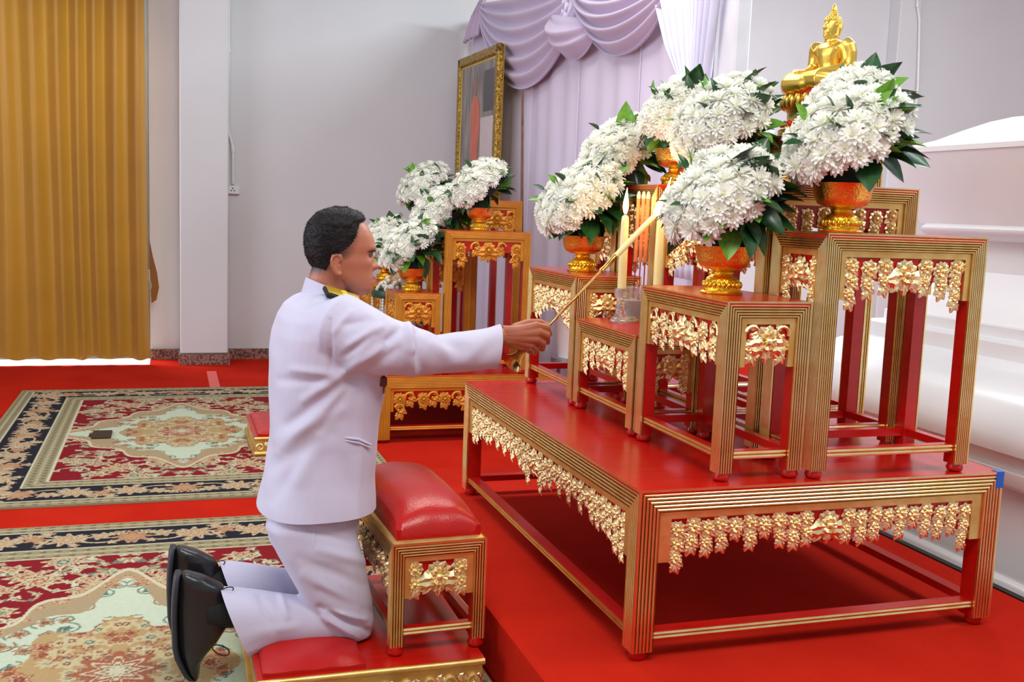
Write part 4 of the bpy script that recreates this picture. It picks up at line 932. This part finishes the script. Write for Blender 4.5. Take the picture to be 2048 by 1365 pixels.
def head_point(py, a):
    xf, xb, wd = at(interp(py, *FRs), py, MY).x, at(interp(py, *BKs), py, MY).x, interp(py, *WDs)
    z = zl(py); t = 0.46; xc = xb+(xf-xb)*t
    ca, sa = math.cos(a), math.sin(a)
    if ca > 0: x = xc+(xf-xc)*abs(ca)**0.84; y = wd*math.copysign(abs(sa)**0.92, sa)
    else: x = xc-(xc-xb)*abs(ca)**0.95; y = wd*math.copysign(abs(sa)**0.95, sa)
    if ca > 0:
        ay = abs(y); dx = 0.0
        dx += nose_amp(py)*gauss(y, 0.0085+0.006*max(0, 1-abs(py-533)/9))
        dx += 0.004*gauss(py-496, 7)*gauss(ay-0.022, 0.022)
        dx -= 0.009*gauss(py-508, 6.5)*gauss(ay-0.031, 0.013)
        dx += 0.0065*gauss(py-552, 3.6)*gauss(y, 0.019)+0.007*gauss(py-563.5, 3.8)*gauss(y, 0.018)-0.004*gauss(py-557.6, 1.7)*gauss(y, 0.022)
        dx -= 0.003*gauss(py-572, 4)*gauss(y, 0.022); dx += 0.003*gauss(py-583, 6)*gauss(y, 0.018)
        dx += 0.004*gauss(py-524, 10)*gauss(ay-0.046, 0.013)
        x += dx
        y *= 1+0.05*gauss(py-524, 12)*(1 if ca > 0.2 else ca/0.2)
    return Vector((x, MY+y, z))
pys = [590+(422-590)*i/(NL-1) for i in range(NL)]
head_rings = [[head_point(py, 2*PI*j/NA) for j in range(NA)] for py in pys]
body = MB(); body.loft(head_rings)
P = lambda x, y, Y=MY: at(x, y, Y)
body.tube([P(640, 640), P(645, 600), P(655, 570), P(664, 540), P(668, 515)], [0.075, 0.060, 0.054, 0.054, 0.05], 24)
# ears
for s_ in (-1, 1):
    yo = MY+s_*0.070; ys = lambda k: yo+s_*k
    E_ = lambda px, py, k: (lambda v: (v.x, ys(k), v.z))(at(px, py, MY-0.075))
    rim = [(682, 523, .004), (680, 514, .008), (673, 509, .013), (665, 511, .016), (662, 520, .017), (663, 531, .015), (668, 541, .011), (674, 548, .008), (680, 549, .005), (683, 544, .003)]
    body.tube([E_(*q) for q in rim], [.0042, .0045, .0046, .0046, .0046, .0046, .005, .006, .006, .004], 8)
    body.tube([E_(681, 533, .004), E_(672, 529, .008), E_(670, 519, .010), E_(676, 514, .008)], [.004, .0038, .0036, .003], 8)
    body.tube([E_(677, 516, .001), E_(671, 526, .004), E_(673, 538, .003), E_(680, 545, .001)], [.008, .009, .009, .006], 8)
# torso core and limbs (hidden by the clothes, one surface with head and hands)
body.tube([P(645, 640), P(640, 720), P(640, 820), P(632, 940), P(630, 1010)], [0.085, 0.10, 0.095, 0.095, 0.09], 16)
body.tube([P(645, 650), P(660, 655, 2.72), P(760, 698, 2.69), P(870, 708, 2.75), P(960, 690, 2.81), P(1002, 673, 2.845)], [0.05, 0.05, 0.04, 0.034, 0.029, 0.0265], 14)
body.tube([P(645, 650), (0.36, 3.03, 0.98), (0.35, 3.07, 0.76), (0.41, 3.065, 0.56)], [0.05, 0.045, 0.036, 0.025], 12)
for Y, kx in ((2.74, 0.445), (2.965, 0.46)):
    body.tube([P(630, 1000), (0.34, Y, 0.50), (kx, Y, 0.19)], [0.08, 0.065, 0.045], 12); body.tube([(kx, Y, 0.19), (0.28, Y, 0.175), (0.18, Y, 0.175)], [0.045, 0.036, 0.024], 12)
# right hand
HD = lambda x, y, Y: at(x, y, Y)
wr = HD(1004, 672, 2.846)
mcp = [HD(1073, 652, 2.852), HD(1077, 665, 2.846), HD(1073, 679, 2.848), HD(1064, 691, 2.857)]
for k, m_ in enumerate(mcp):
    body.tube([wr+Vector((0, 0.004, 0.012-0.008*k)), wr.lerp(m_, 0.45)+Vector((0, 0.001, 0)), m_], [0.018, 0.0165, 0.0125], 12)
body.tube([HD(1012, 668, 2.862), HD(1040, 668, 2.868), HD(1062, 674, 2.868)], [0.024, 0.026, 0.018], 12)
body.tube([HD(1020, 684, 2.860), HD(1045, 692, 2.866), HD(1058, 694, 2.868)], [0.018, 0.017, 0.013], 10)
fing = [[(1094, 656, 2.868), (1099, 668, 2.894), (1083, 669, 2.906)], [(1094, 671, 2.862), (1095, 684, 2.890), (1077, 683, 2.904)], [(1086, 687, 2.864), (1085, 698, 2.890), (1068, 695, 2.903)], [(1073, 700, 2.871), (1071, 707, 2.892), (1057, 703, 2.901)]]
for m_, f_, r_ in zip(mcp, fing, (.0108, .0108, .0102, .0088)):
    body.tube([m_]+[HD(*q) for q in f_], [r_*1.14, r_*1.08, r_*0.97, r_*0.85], 10); body.ball(HD(*f_[-1]), r_*0.84, 10, 7); body.ball(HD(*f_[0]), r_*1.05, 10, 7); body.ball(m_, r_*1.18, 10, 7)
body.tube([HD(1028, 658, 2.874), HD(1056, 647, 2.892), HD(1080, 645, 2.903), HD(1096, 653, 2.906)], [0.016, 0.0135, 0.0112, 0.0095], 10); body.ball(HD(1096, 653, 2.906), 0.0095, 10, 7)
# left hand, relaxed beside the thigh
lw = Vector((0.41, 3.065, 0.56))
for k in range(4):
    m_ = lw+Vector((0.055-0.004*k, 0.0, -0.075-0.006*k))+Vector((-0.017*k, 0.004, 0)); body.tube([lw, lw.lerp(m_, 0.5), m_], [0.018, 0.016, 0.012], 8)
    body.tube([m_, m_+Vector((0.018, -0.008, -0.035)), m_+Vector((0.014, -0.022, -0.06)), m_+Vector((0.004, -0.03, -0.076))], [.0105, .0098, .009, .0075], 8)
body.tube([lw+Vector((0.02, -0.01, -0.02)), lw+Vector((0.055, -0.02, -0.045)), lw+Vector((0.068, -0.026, -0.08))], [0.015, 0.012, 0.009], 8)
bm_ = remesh(body, 'body', M_SKIN, 0.0027, False, 2)
# colour: cropped sides of the hair show as stubble, lips slightly redder
co, no = npx(bm_)
def px_of(v):
    d = v-np.array([0, 0, HC]); zf = d@np.array(CF); return 1024+FPX*(d@np.array(CR))/zf, 682.5-FPX*(d@np.array(CU))/zf
def plane_px(v):   # profile coordinates: as if the point lay in the head's mid plane
    w_ = v.copy(); w_[:, 1] = MY; return px_of(w_)
bx, by = plane_px(co)
HLx = [415, 440, 446, 460, 472, 482, 492, 505, 512, 516, 520, 530, 540, 552]; HLv = [738, 734, 716, 714, 713, 710, 705, 703, 697, 690, 668, 664, 660, 655]
hl = np.interp(by, HLx, HLv)
inh = (co[:, 2] > at(660, 556, MY).z) & (by < 552) & (co[:, 0] < 0.6)
stub = np.clip((hl-bx)/26.0, 0, 1)**0.8*inh
fade = np.clip((bx-640)/70, 0, 1)*np.clip((by-455)/50, 0, 1)
stub = stub*(1-0.12*fade)*np.clip((552-by)/16, 0, 1)
ear = (np.abs(co[:, 1]-MY) > 0.0715) & (by > 506) & (bx > 645); stub = stub*(~ear)
skin = np.array(lin((172, 104, 78))); dark = np.array(lin((48, 38, 34))); lips = np.array(lin((132, 62, 58)))
colr = skin[None]*(1-stub[:, None])+dark[None]*stub[:, None]
lm_ = (np.exp(-((by-558)/7)**2)*(bx > 738)*(np.abs(co[:, 1]-MY) < 0.024))[:, None]*0.7
colr = colr*(1-lm_)+lips*lm_
# tanned hand
hm = (co[:, 0] > 0.85)[:, None]*0.55; colr = colr*(1-hm)+np.array(lin((176, 104, 76)))*hm
ca_ = bm_.color_attributes.new('tone', 'FLOAT_COLOR', 'POINT'); ca_.data.foreach_set('color', np.concatenate([colr, np.ones((len(co), 1))], 1).ravel().astype(np.float32))
va = M_SKIN.node_tree.nodes.new('ShaderNodeVertexColor'); va.layer_name = 'tone'; M_SKIN.node_tree.links.new(va.outputs[0], M_SKIN.node_tree.nodes['Principled BSDF'].inputs['Base Color'])
bm_.transform(Matrix.Translation(-MO)); bodyo = link('body', bm_, man)
# hair shell with short strands
def hair_th(py, bxv, a):
    lim = interp(py, [415, 440, 446, 460, 472, 482, 492, 500, 507, 514, 524, 534, 546], [736, 732, 712, 709, 705, 699, 691, 680, 667, 659, 655, 651, 646])
    if py > 541 or bxv > lim: return -1
    e = min(1.0, (lim-bxv)/20.0)
    th = interp(py, [415, 430, 445, 460, 480, 500, 515, 530, 542], [.0105, .0105, .0095, .0075, .0055, .004, .003, .0018, .0005])
    fd = max(0.0, min(1.0, (bxv-640)/60))*max(0.0, min(1.0, (py-450)/40)); th = th*(1-0.8*fd)
    return th*e**0.7+0.0006
hb = MB(); idx = {}; vs = []; hv = []
cen = Vector((at(675, 490, MY).x, MY, zl(490)))
rh = random.Random(3)
for i, py in enumerate(pys):
    for j in range(NA):
        p = head_rings[i][j]; bxv = px_of(np.array([[p.x, MY, p.z]]))[0][0]; th = hair_th(py, bxv, 2*PI*j/NA)
        if th < 0: continue
        n_ = (p-cen); n_ = Vector((n_.x*0.9, n_.y*1.2, n_.z)).normalized()
        if bxv > 700 and py < 450: n_ = (n_+Vector((0.35, 0, 0.1))).normalized(); th *= 1.25
        idx[(i, j)] = len(vs); vs.append(p+n_*(th+rh.uniform(-.0012, .0012))); hv.append((p, n_, th))
fs = []
for i in range(NL-1):
    for j in range(NA):
        q = [(i, j), (i, (j+1) % NA), (i+1, (j+1) % NA), (i+1, j)]
        if all(t in idx for t in q): fs.append([idx[t] for t in q])
tops = [idx[(NL-1, j)] for j in range(NA) if (NL-1, j) in idx]
if len(tops) == NA: fs.append(tops)
hb.add(vs, fs); 
sd = MB()
for k in range(11000):
    p, n_, th = hv[rh.randrange(len(hv))]
    if th < 0.002: continue
    b0 = p+n_*th*0.55+Vector((rh.uniform(-.002, .002), rh.uniform(-.002, .002), rh.uniform(-.002, .002)))
    dr = (n_*0.8+Vector((0.55 if p.z > zl(450) else -0.15, 0, -0.35 if p.z < zl(470) else 0.05))+Vector((rh.uniform(-.2, .2), rh.uniform(-.2, .2), rh.uniform(-.2, .2)))).normalized()
    L_ = th*rh.uniform(0.5, 0.8)+0.0015; sidev = dr.cross(Vector((rh.uniform(-1, 1), rh.uniform(-1, 1), rh.uniform(-1, 1)))).normalized()*0.0007
    sd.add([b0-sidev, b0+sidev, b0+dr*L_], [(0, 1, 2)])
k0 = len(hb.v); hb.v += sd.v; hb.f += [[i+k0 for i in f] for f in sd.f]; hb.m += sd.m
hb.build('hair', M_HAIR, man, 180, MO)['label'] = 'short cropped black hair'
# eyes and eyebrows
for s_ in (-1, 1):
    e0 = at(738.5, 508.5, MY); eb = MB(); ec = (e0.x-0.0085, MY+s_*0.031, e0.z); eb.ball(ec, 0.0105, 16, 12, 0); eb.ball((ec[0]+0.0062, ec[1]+s_*0.001, ec[2]-0.001), 0.0056, 12, 8, 1)
    eb.build('eye', [mat('eye_white', lin((120, 98, 88)), 0.4), mat('iris', lin((30, 20, 16)), 0.2)], man, 80, MO)
    br = MB(); pts = [head_point(501-2.5*math.sin(PI*t), s_*(0.22+0.62*t))+Vector((0.0012, 0, 0)) for t in [i/8 for i in range(9)]]
    br.tube(pts, [.0015, .0026, .003, .003, .003, .0028, .0024, .0018, .0008], 6); br.build('eyebrow', M_HAIR, man, 80, MO)
    lid = MB(); pts = [Vector((ec[0]+0.0102*math.cos(t), ec[1]+0.0112*math.sin(t), ec[2]+0.0045*math.cos(t*1.2))) for t in [-1.25+i*2.5/8 for i in range(9)]]
    lid.tube(pts, [.0012, .002, .0024, .0026, .0026, .0026, .0024, .002, .0012], 6); lid.build('eyelid', mat('eyelid_skin', lin((140, 84, 62)), 0.5), man, 80, MO)
# ---- jacket
jb = MB()
TOR = [(585, 606, 690, .085), (596, 588, 712, .145), (610, 570, 735, .19), (632, 556, 752, .212), (665, 546, 764, .218), (705, 540, 768, .212), (760, 538, 766, .20), (820, 540, 756, .19), (880, 539, 749, .185), (940, 529, 746, .192), (1000, 516, 746, .205), (1046, 509, 748, .214), (1095, 503, 750, .222)]
rings = []
for py, x0, x1, hw in TOR:
    a0, a1 = at(x0, py, MY), at(x1, py, MY); rings.append(ering(((a0.x+a1.x)/2, MY, (a0.z+a1.z)/2), (a1.x-a0.x)/2, hw, 40, 0, 2.5))
jb.loft(rings)
jb.tube([P(640, 662, 2.84), P(655, 652, 2.74), P(680, 655, 2.682), P(722, 678, 2.668), P(770, 694, 2.68), P(818, 702, 2.705), P(870, 709, 2.745), P(930, 704, 2.785), P(985, 696, 2.82), P(1011, 692, 2.838), P(1045, 688, 2.86)], [.060, .080, .090, .089, .078, .067, .0545, .0555, .061, .0655, .069], 28)
jb.tube([(0.365, 3.0, 0.985), (0.365, 3.045, 0.93), (0.355, 3.072, 0.76), (0.385, 3.07, 0.66), (0.41, 3.066, 0.575)], [.075, .078, .062, .056, .058], 20)
jm = remesh(jb, 'jacket', M_SUIT, 0.0055, False, 5)
co, no = npx(jm)
sx_, sy_ = px_of(co)
cam_side = np.clip((0.35-no[:, 1])/0.5, 0, 1)
disp = np.zeros(len(co))
CRE = [  # photo points x0,y0,x1,y1, width px, amplitude m
    (815, 652, 822, 700, 7, .011), (822, 700, 826, 742, 9, .009), (800, 660, 770, 690, 9, -.008), (835, 668, 842, 735, 11, -.007), (770, 690, 690, 742, 8, .006), (795, 700, 700, 765, 9, -.004), (760, 655, 700, 690, 9, .006), (735, 640, 690, 650, 8, -.005), (745, 668, 690, 712, 7, -.005), (700, 625, 668, 665, 7, .004),
    (880, 672, 925, 700, 14, -.005), (905, 735, 960, 700, 16, .004), (870, 690, 905, 720, 12, .004), (950, 720, 990, 690, 14, -.003),
    (690, 745, 610, 800, 10, .006), (700, 760, 575, 850, 11, -.005), (690, 775, 560, 905, 12, .005), (700, 770, 640, 860, 10, -.004), (585, 740, 660, 748, 9, .005), (560, 760, 660, 765, 9, -.004), (560, 880, 680, 820, 14, .004), (550, 930, 660, 870, 16, -.004),
    (660, 640, 662, 740, 4, -.004), (720, 780, 716, 1050, 10, .003), (600, 610, 640, 600, 8, -.004), (600, 960, 640, 880, 16, .004), (545, 1000, 590, 930, 14, -.004), (690, 930, 720, 1040, 16, -.003)]
for x0, y0, x1, y1, wdp, am in CRE:
    L2 = (x1-x0)**2+(y1-y0)**2; t = ((sx_-x0)*(x1-x0)+(sy_-y0)*(y1-y0))/L2; tc = np.clip(t, 0, 1)
    dd = np.hypot(sx_-x0-tc*(x1-x0), sy_-y0-tc*(y1-y0)); disp += am*np.exp(-(dd/wdp)**2)*np.sin(np.clip(0.15+0.7*tc, 0, 1)*PI)**0.6
disp *= cam_side*1.5
disp += 0.0022*np.sin(co[:, 0]*31+co[:, 2]*23)*np.sin(co[:, 2]*17-co[:, 1]*21)
co2 = co+no*disp[:, None]
# flat hem and cuff: clamp lower edge
zh = at(630, 1046, MY).z
jm.vertices.foreach_set('co', co2.ravel()); jm.update()
cutm(jm, P(630, 1046, 2.66), Vector((0.03, 0, -1)), lambda c: c.z < 0.62)
ca0 = P(1000, 692, 2.80); cutm(jm, ca0, Vector((0.98, -0.10, -0.10)), lambda c: c.x > 0.8)
jm.transform(Matrix.Translation(-MO)); jo = link('jacket', jm, man); jo['label'] = 'white high collared uniform jacket'
# hem and cuff bands, seam, pocket, collar
def band(c, rx, ry, h, name, m, tilt=0.0, e=2.5, th=0.004, M=None):
    b = MB(); b.loft([ering((c[0], c[1], c[2]-h/2), rx, ry, 40, tilt, e), ering((c[0], c[1], c[2]+h/2), rx-0.001, ry-0.001, 40, tilt, e)], 0, False)
    o = b.build(name, m, man, 60, MO); s = o.modifiers.new('t', 'SOLIDIFY'); s.thickness = th; return o
cl = MB(); 
cb0, cf0 = P(602, 588), P(706, 606); cb1, cf1 = P(612, 555), P(704, 592)
def tring(b0, f0, ry, n=36): 
    c = (b0+f0)/2; r_ = (f0-b0)/2; return [c+r_*math.cos(2*PI*j/n)+Vector((0, ry*math.sin(2*PI*j/n), 0)) for j in range(n)]
cl.loft([tring(cb0, cf0, .078), tring((cb0+cb1)/2, (cf0+cf1)/2, .071), tring(cb1, cf1, .066), tring(cb1+Vector((.004, 0, 0)), cf1-Vector((.004, 0, 0)), .062), tring(cb0+Vector((.006, 0, 0)), cf0-Vector((.006, 0, 0)), .072)], 0, False)
cl.build('collar', M_SUIT, jo, 60, MO)
pk = MB(); pk.tube([P(690, 876, 2.666), P(716, 879, 2.665), P(741, 890, 2.69)], [.0035, .004, .0035], 8); pk.tube([P(690, 882, 2.666), P(716, 886, 2.665), P(740, 896, 2.69)], [.0025, .003, .0025], 8); pk.build('pocket_welt', M_SUIT, jo, 60, MO)
md = MB(); mc = P(760, 760, 2.74); md.bbox(mc.x-0.012, mc.x+0.012, mc.y-0.04, mc.y+0.04, mc.z-0.012, mc.z+0.014, 0.003, 0); md.lathe([(0.0, 0), (0.014, 0.002), (0.016, 0.005), (0, 0.007)], 12, 1, T(mc.x+0.006, mc.y-0.01, mc.z-0.022) @ Matrix.Rotation(PI/2, 4, 'Y')); md.build('medal', [mat('ribbon', lin((96, 40, 44)), 0.6), M_GOLD], jo, 40, MO)
# shoulder board
eb = MB(); eb.bbox(-0.052, 0.052, -0.055, 0.055, -0.009, 0.005, 0.003, 0); eb.bbox(-0.047, 0.047, -0.045, 0.050, 0.0045, 0.0095, 0.002, 1)
for dy in (-0.02, 0.012): eb.ball((0.0, dy, 0.011), 0.009, 10, 6, 1, (1.2, 1, 0.6))
ec_ = P(685, 593, 2.715); eo = eb.build('shoulder_board', [M_SOCK, mat('gold_braid', lin((226, 196, 60)), 0.4, 0.6)], jo); eo.matrix_local = T(*(ec_-MO)) @ Matrix.Scale(0.92, 4) @ Matrix.Rotation(0.30, 4, 'Y') @ Matrix.Rotation(0.12, 4, 'X')
# ---- trousers
tb_ = MB()
def hring(py, x0, x1, Y, hw, e=2.3, Yr=None):
    a0, a1 = at(x0, py, Yr or Y), at(x1, py, Yr or Y); return ering(((a0.x+a1.x)/2, Y, (a0.z+a1.z)/2), (a1.x-a0.x)/2, hw, 32, 0, e)
tb_.loft([hring(960, 556, 722, MY, .150), hring(1010, 541, 718, MY, .165), hring(1070, 536, 712, MY, .182), hring(1105, 560, 700, MY, .17)])
for Y, dx in ((2.755, 0), (2.962, 14)):
    tb_.loft([*[hring(py, x0+dx, x1+dx, Y, hw, 2.3, 2.755) for py, x0, x1, hw in ((1000, 546, 706, .07), (1050, 530, 708, .092), (1100, 553, 720, .10), (1150, 582, 733, .094), (1200, 610, 743, .088), (1240, 638, 747, .08), (1268, 655, 742, .062))]])
    kc = at(698+dx, 1232, 2.755); kc.y = Y; tb_.ball(kc, 0.066, 18, 12, 0, (1.0, 1.1, 0.98))
    sh = [(700, 1232, .062), (660, 1238, .066), (610, 1242, .066), (560, 1240, .070), (515, 1238, .076), (475, 1238, .082), (420, 1238, .086)]
    tb_.tube([Vector((at(x+dx*0.6, y, 2.755).x, Y, at(x, y, 2.755).z)) for x, y, r in sh], [r for x, y, r in sh], 28)
tm = remesh(tb_, 'trousers', M_SUIT, 0.0055, False, 4)
co, no = npx(tm); sx_, sy_ = px_of(co); cam_side = np.clip((0.35-no[:, 1])/0.5, 0, 1); disp = np.zeros(len(co))
for x0, y0, x1, y1, wdp, am in [(640, 1215, 735, 1262, 6, -.010), (655, 1222, 730, 1240, 5, .007), (648, 1235, 715, 1275, 6, .007), (660, 1250, 700, 1282, 5, -.006), (610, 1150, 715, 1215, 10, .005), (600, 1120, 725, 1170, 12, -.005), (640, 1100, 730, 1125, 11, .006), (640, 1180, 740, 1225, 9, -.004), (560, 1190, 575, 1235, 6, .006), (520, 1195, 545, 1260, 8, -.005), (590, 1255, 470, 1270, 9, .003), (620, 1060, 700, 1085, 9, -.004), (560, 1080, 620, 1200, 14, .003)]:
    L2 = (x1-x0)**2+(y1-y0)**2; t = ((sx_-x0)*(x1-x0)+(sy_-y0)*(y1-y0))/L2; tc = np.clip(t, 0, 1); dd = np.hypot(sx_-x0-tc*(x1-x0), sy_-y0-tc*(y1-y0)); disp += am*np.exp(-(dd/wdp)**2)*np.sin(np.clip(0.12+0.76*tc, 0, 1)*PI)**0.6
co = co+no*(disp*cam_side*1.35)[:, None]
# hanging lower hem of the trouser legs
hang = (sx_ < 560)*np.clip((560-sx_)/80, 0, 1)*np.clip((sy_-1255)/30, 0, 1)
co[:, 2] -= 0.030*hang; co[:, 0] += 0.02*hang
tm.vertices.foreach_set('co', co.ravel()); tm.update()
for Y, dx in ((2.755, 0), (2.962, 6)):
    cutm(tm, Vector((at(468+dx, 1238, 2.755).x, Y, at(468, 1238, 2.755).z)), Vector((-0.90, 0, -0.36)), lambda c: c.x < 0.30 and abs(c.y-Y) < 0.12)
tm.transform(Matrix.Translation(-MO)); to = link('trousers', tm, man); to['label'] = 'white uniform trousers creased at the bent knees'
tp_ = MB(); tp_.tube([P(654, 1047, 2.70), P(628, 1068, 2.665), P(626, 1095, 2.66)], .0016, 6); tp_.build('pocket_seam', M_SUIT, to, 60, MO)
# ---- shoes, toes on the floor, soles facing back
def shoe(Y, dx, dz=0.0):
    SH = [(1146, 352, 380, .020), (1156, 349, 412, .030), (1175, 347, 448, .036), (1200, 345, 460, .038), (1230, 344, 462, .040), (1258, 345, 456, .042), (1285, 346, 438, .045), (1305, 350, 418, .047), (1325, 359, 402, .046), (1342, 368, 401, .041), (1354, 377, 400, .030), (1360, 384, 398, .015)]
    so = MB(); sl = MB(); r1 = []; r2 = []
    for py, x0, x1, hw in SH:
        a0, a1 = at(x0, py, 2.76), at(x1, py, 2.76); cx = (a0.x+a1.x)/2+dx; z = (a0.z+a1.z)/2+dz
        r1.append(ering((cx+0.004, Y, z), (a1.x-a0.x)/2-0.006, hw, 24, 0, 2.4)); r2.append(ering((a0.x+dx+0.005, Y, z), 0.008, hw+0.003, 24, 0, 3.5))
    so.loft(r1); o = remesh(so, 'shoe', M_SHOE, 0.005, man, 3, MO)
    sl.loft(r2); sl.build('sole', mat('dark_sole', lin((40, 44, 54)), 0.5), o, 50, MO)
    a = at(446, 1222, 2.76); sk = MB(); sk.tube([Vector((a.x+dx-0.04, Y, a.z+dz)), Vector((a.x+dx+0.02, Y, a.z+dz-0.004)), Vector((a.x+dx+0.10, Y, a.z+dz-0.01))], [0.046, 0.045, 0.040], 18); sk.build('sock', M_SOCK, o, 50, MO)
    la = MB()
    for (x, y, s_) in ((440, 1190, 1), (432, 1288, -1)):
        c = at(x, y, 2.76)+Vector((dx, 0, dz)); c.y = Y-0.02
        la.tube([c+Vector((0.018*math.sin(t)+0.012*(1-math.cos(t)), 0.006*math.cos(t), s_*0.022*(1-math.cos(t))*0.6)) for t in [2*PI*i/14 for i in range(15)]], .0016, 6)
    for k in range(4):
        c = at(440-6*k, 1262+9*k, 2.76)+Vector((dx, 0, dz)); la.tube([(c.x, Y-0.022, c.z), (c.x+0.004, Y, c.z-0.004), (c.x, Y+0.022, c.z)], .002, 6)
    la.build('laces', M_SOCK, o, 60, MO); return o
shoe(2.765, 0.0, 0.0)['label'] = 'black leather lace-up shoe with toe bent on the rug'
shoe(2.965, -0.012, 0.005)
# ------------------------------------------------------------------ candle lighter in his hand
tip = Vector((1.497, 3.086, ZL+0.372)); g0 = HD(1070, 680, 2.880); dirv = (tip-g0).normalized(); Lh = (tip-g0).length
lt = empty('candle_lighter', g0, 'long brass handled candle lighter with burning taper held in the right hand', 'lighter')
Fl = frame_from(dirv)
hbm = MB(); hbm.lathe([(0.0, -0.062), (0.006, -0.06), (0.006, 0.02), (0.0045, 0.05), (0.0042, 0.1), (0.006, 0.104), (0.0042, 0.108), (0.0042, 0.2), (0.0058, 0.204), (0.0042, 0.21), (0.0045, Lh*0.50), (0.009, Lh*0.505), (0.009, Lh*0.52), (0.0075, Lh*0.53), (0.009, Lh*0.60), (0.0115, Lh*0.61), (0.0115, Lh*0.62), (0.0, Lh*0.622)], 14, 0, Fl)
M_BRASS = mat('brass', lin((214, 170, 96)), 0.25, 1.0, col2=lin((196, 140, 84)), nscale=10)
hbm.build('handle', M_BRASS, lt, 40)
bell = MB(); bell.lathe([(0.004, -0.045), (0.008, -0.052), (0.012, -0.062), (0.017, -0.078), (0.024, -0.094), (0.033, -0.106), (0.034, -0.108), (0.031, -0.106), (0.022, -0.092), (0.014, -0.076), (0.004, -0.06)], 24, 0, Fl); bell.build('bell_snuffer', M_BRASS, lt, 50)
tp = MB(); tp.lathe([(0.0085, Lh*0.60), (0.0095, Lh*0.7), (0.009, Lh-0.05), (0.0075, Lh-0.034), (0.002, Lh-0.03)], 14, 0, Fl); tp.build('wax_taper', M_WAX, lt, 50)
e1 = dirv*(Lh-0.032); fb_ = MB(); pts = []; rr_ = []
for t, k in ((0, 0.3), (0.1, 0.75), (0.25, 1.0), (0.42, 0.92), (0.6, 0.6), (0.8, 0.28), (1.0, 0.04)):
    pts.append(e1+Vector((0.055*t, 0.005*t, 0.075*t+0.05*t*t))); rr_.append(0.014*k)
fb_.tube(pts, rr_, 10); fb_.build('flame', M_FLAME, lt, 80)
l = bpy.data.lights.new('taper_glow', 'POINT'); l.energy = 2.2; l.color = (1.0, 0.62, 0.28); l.shadow_soft_size = 0.03
lo = bpy.data.objects.new('taper_glow', l); COL.objects.link(lo); lo.parent = lt; lo.location = e1+Vector((0.03, 0, 0.06))
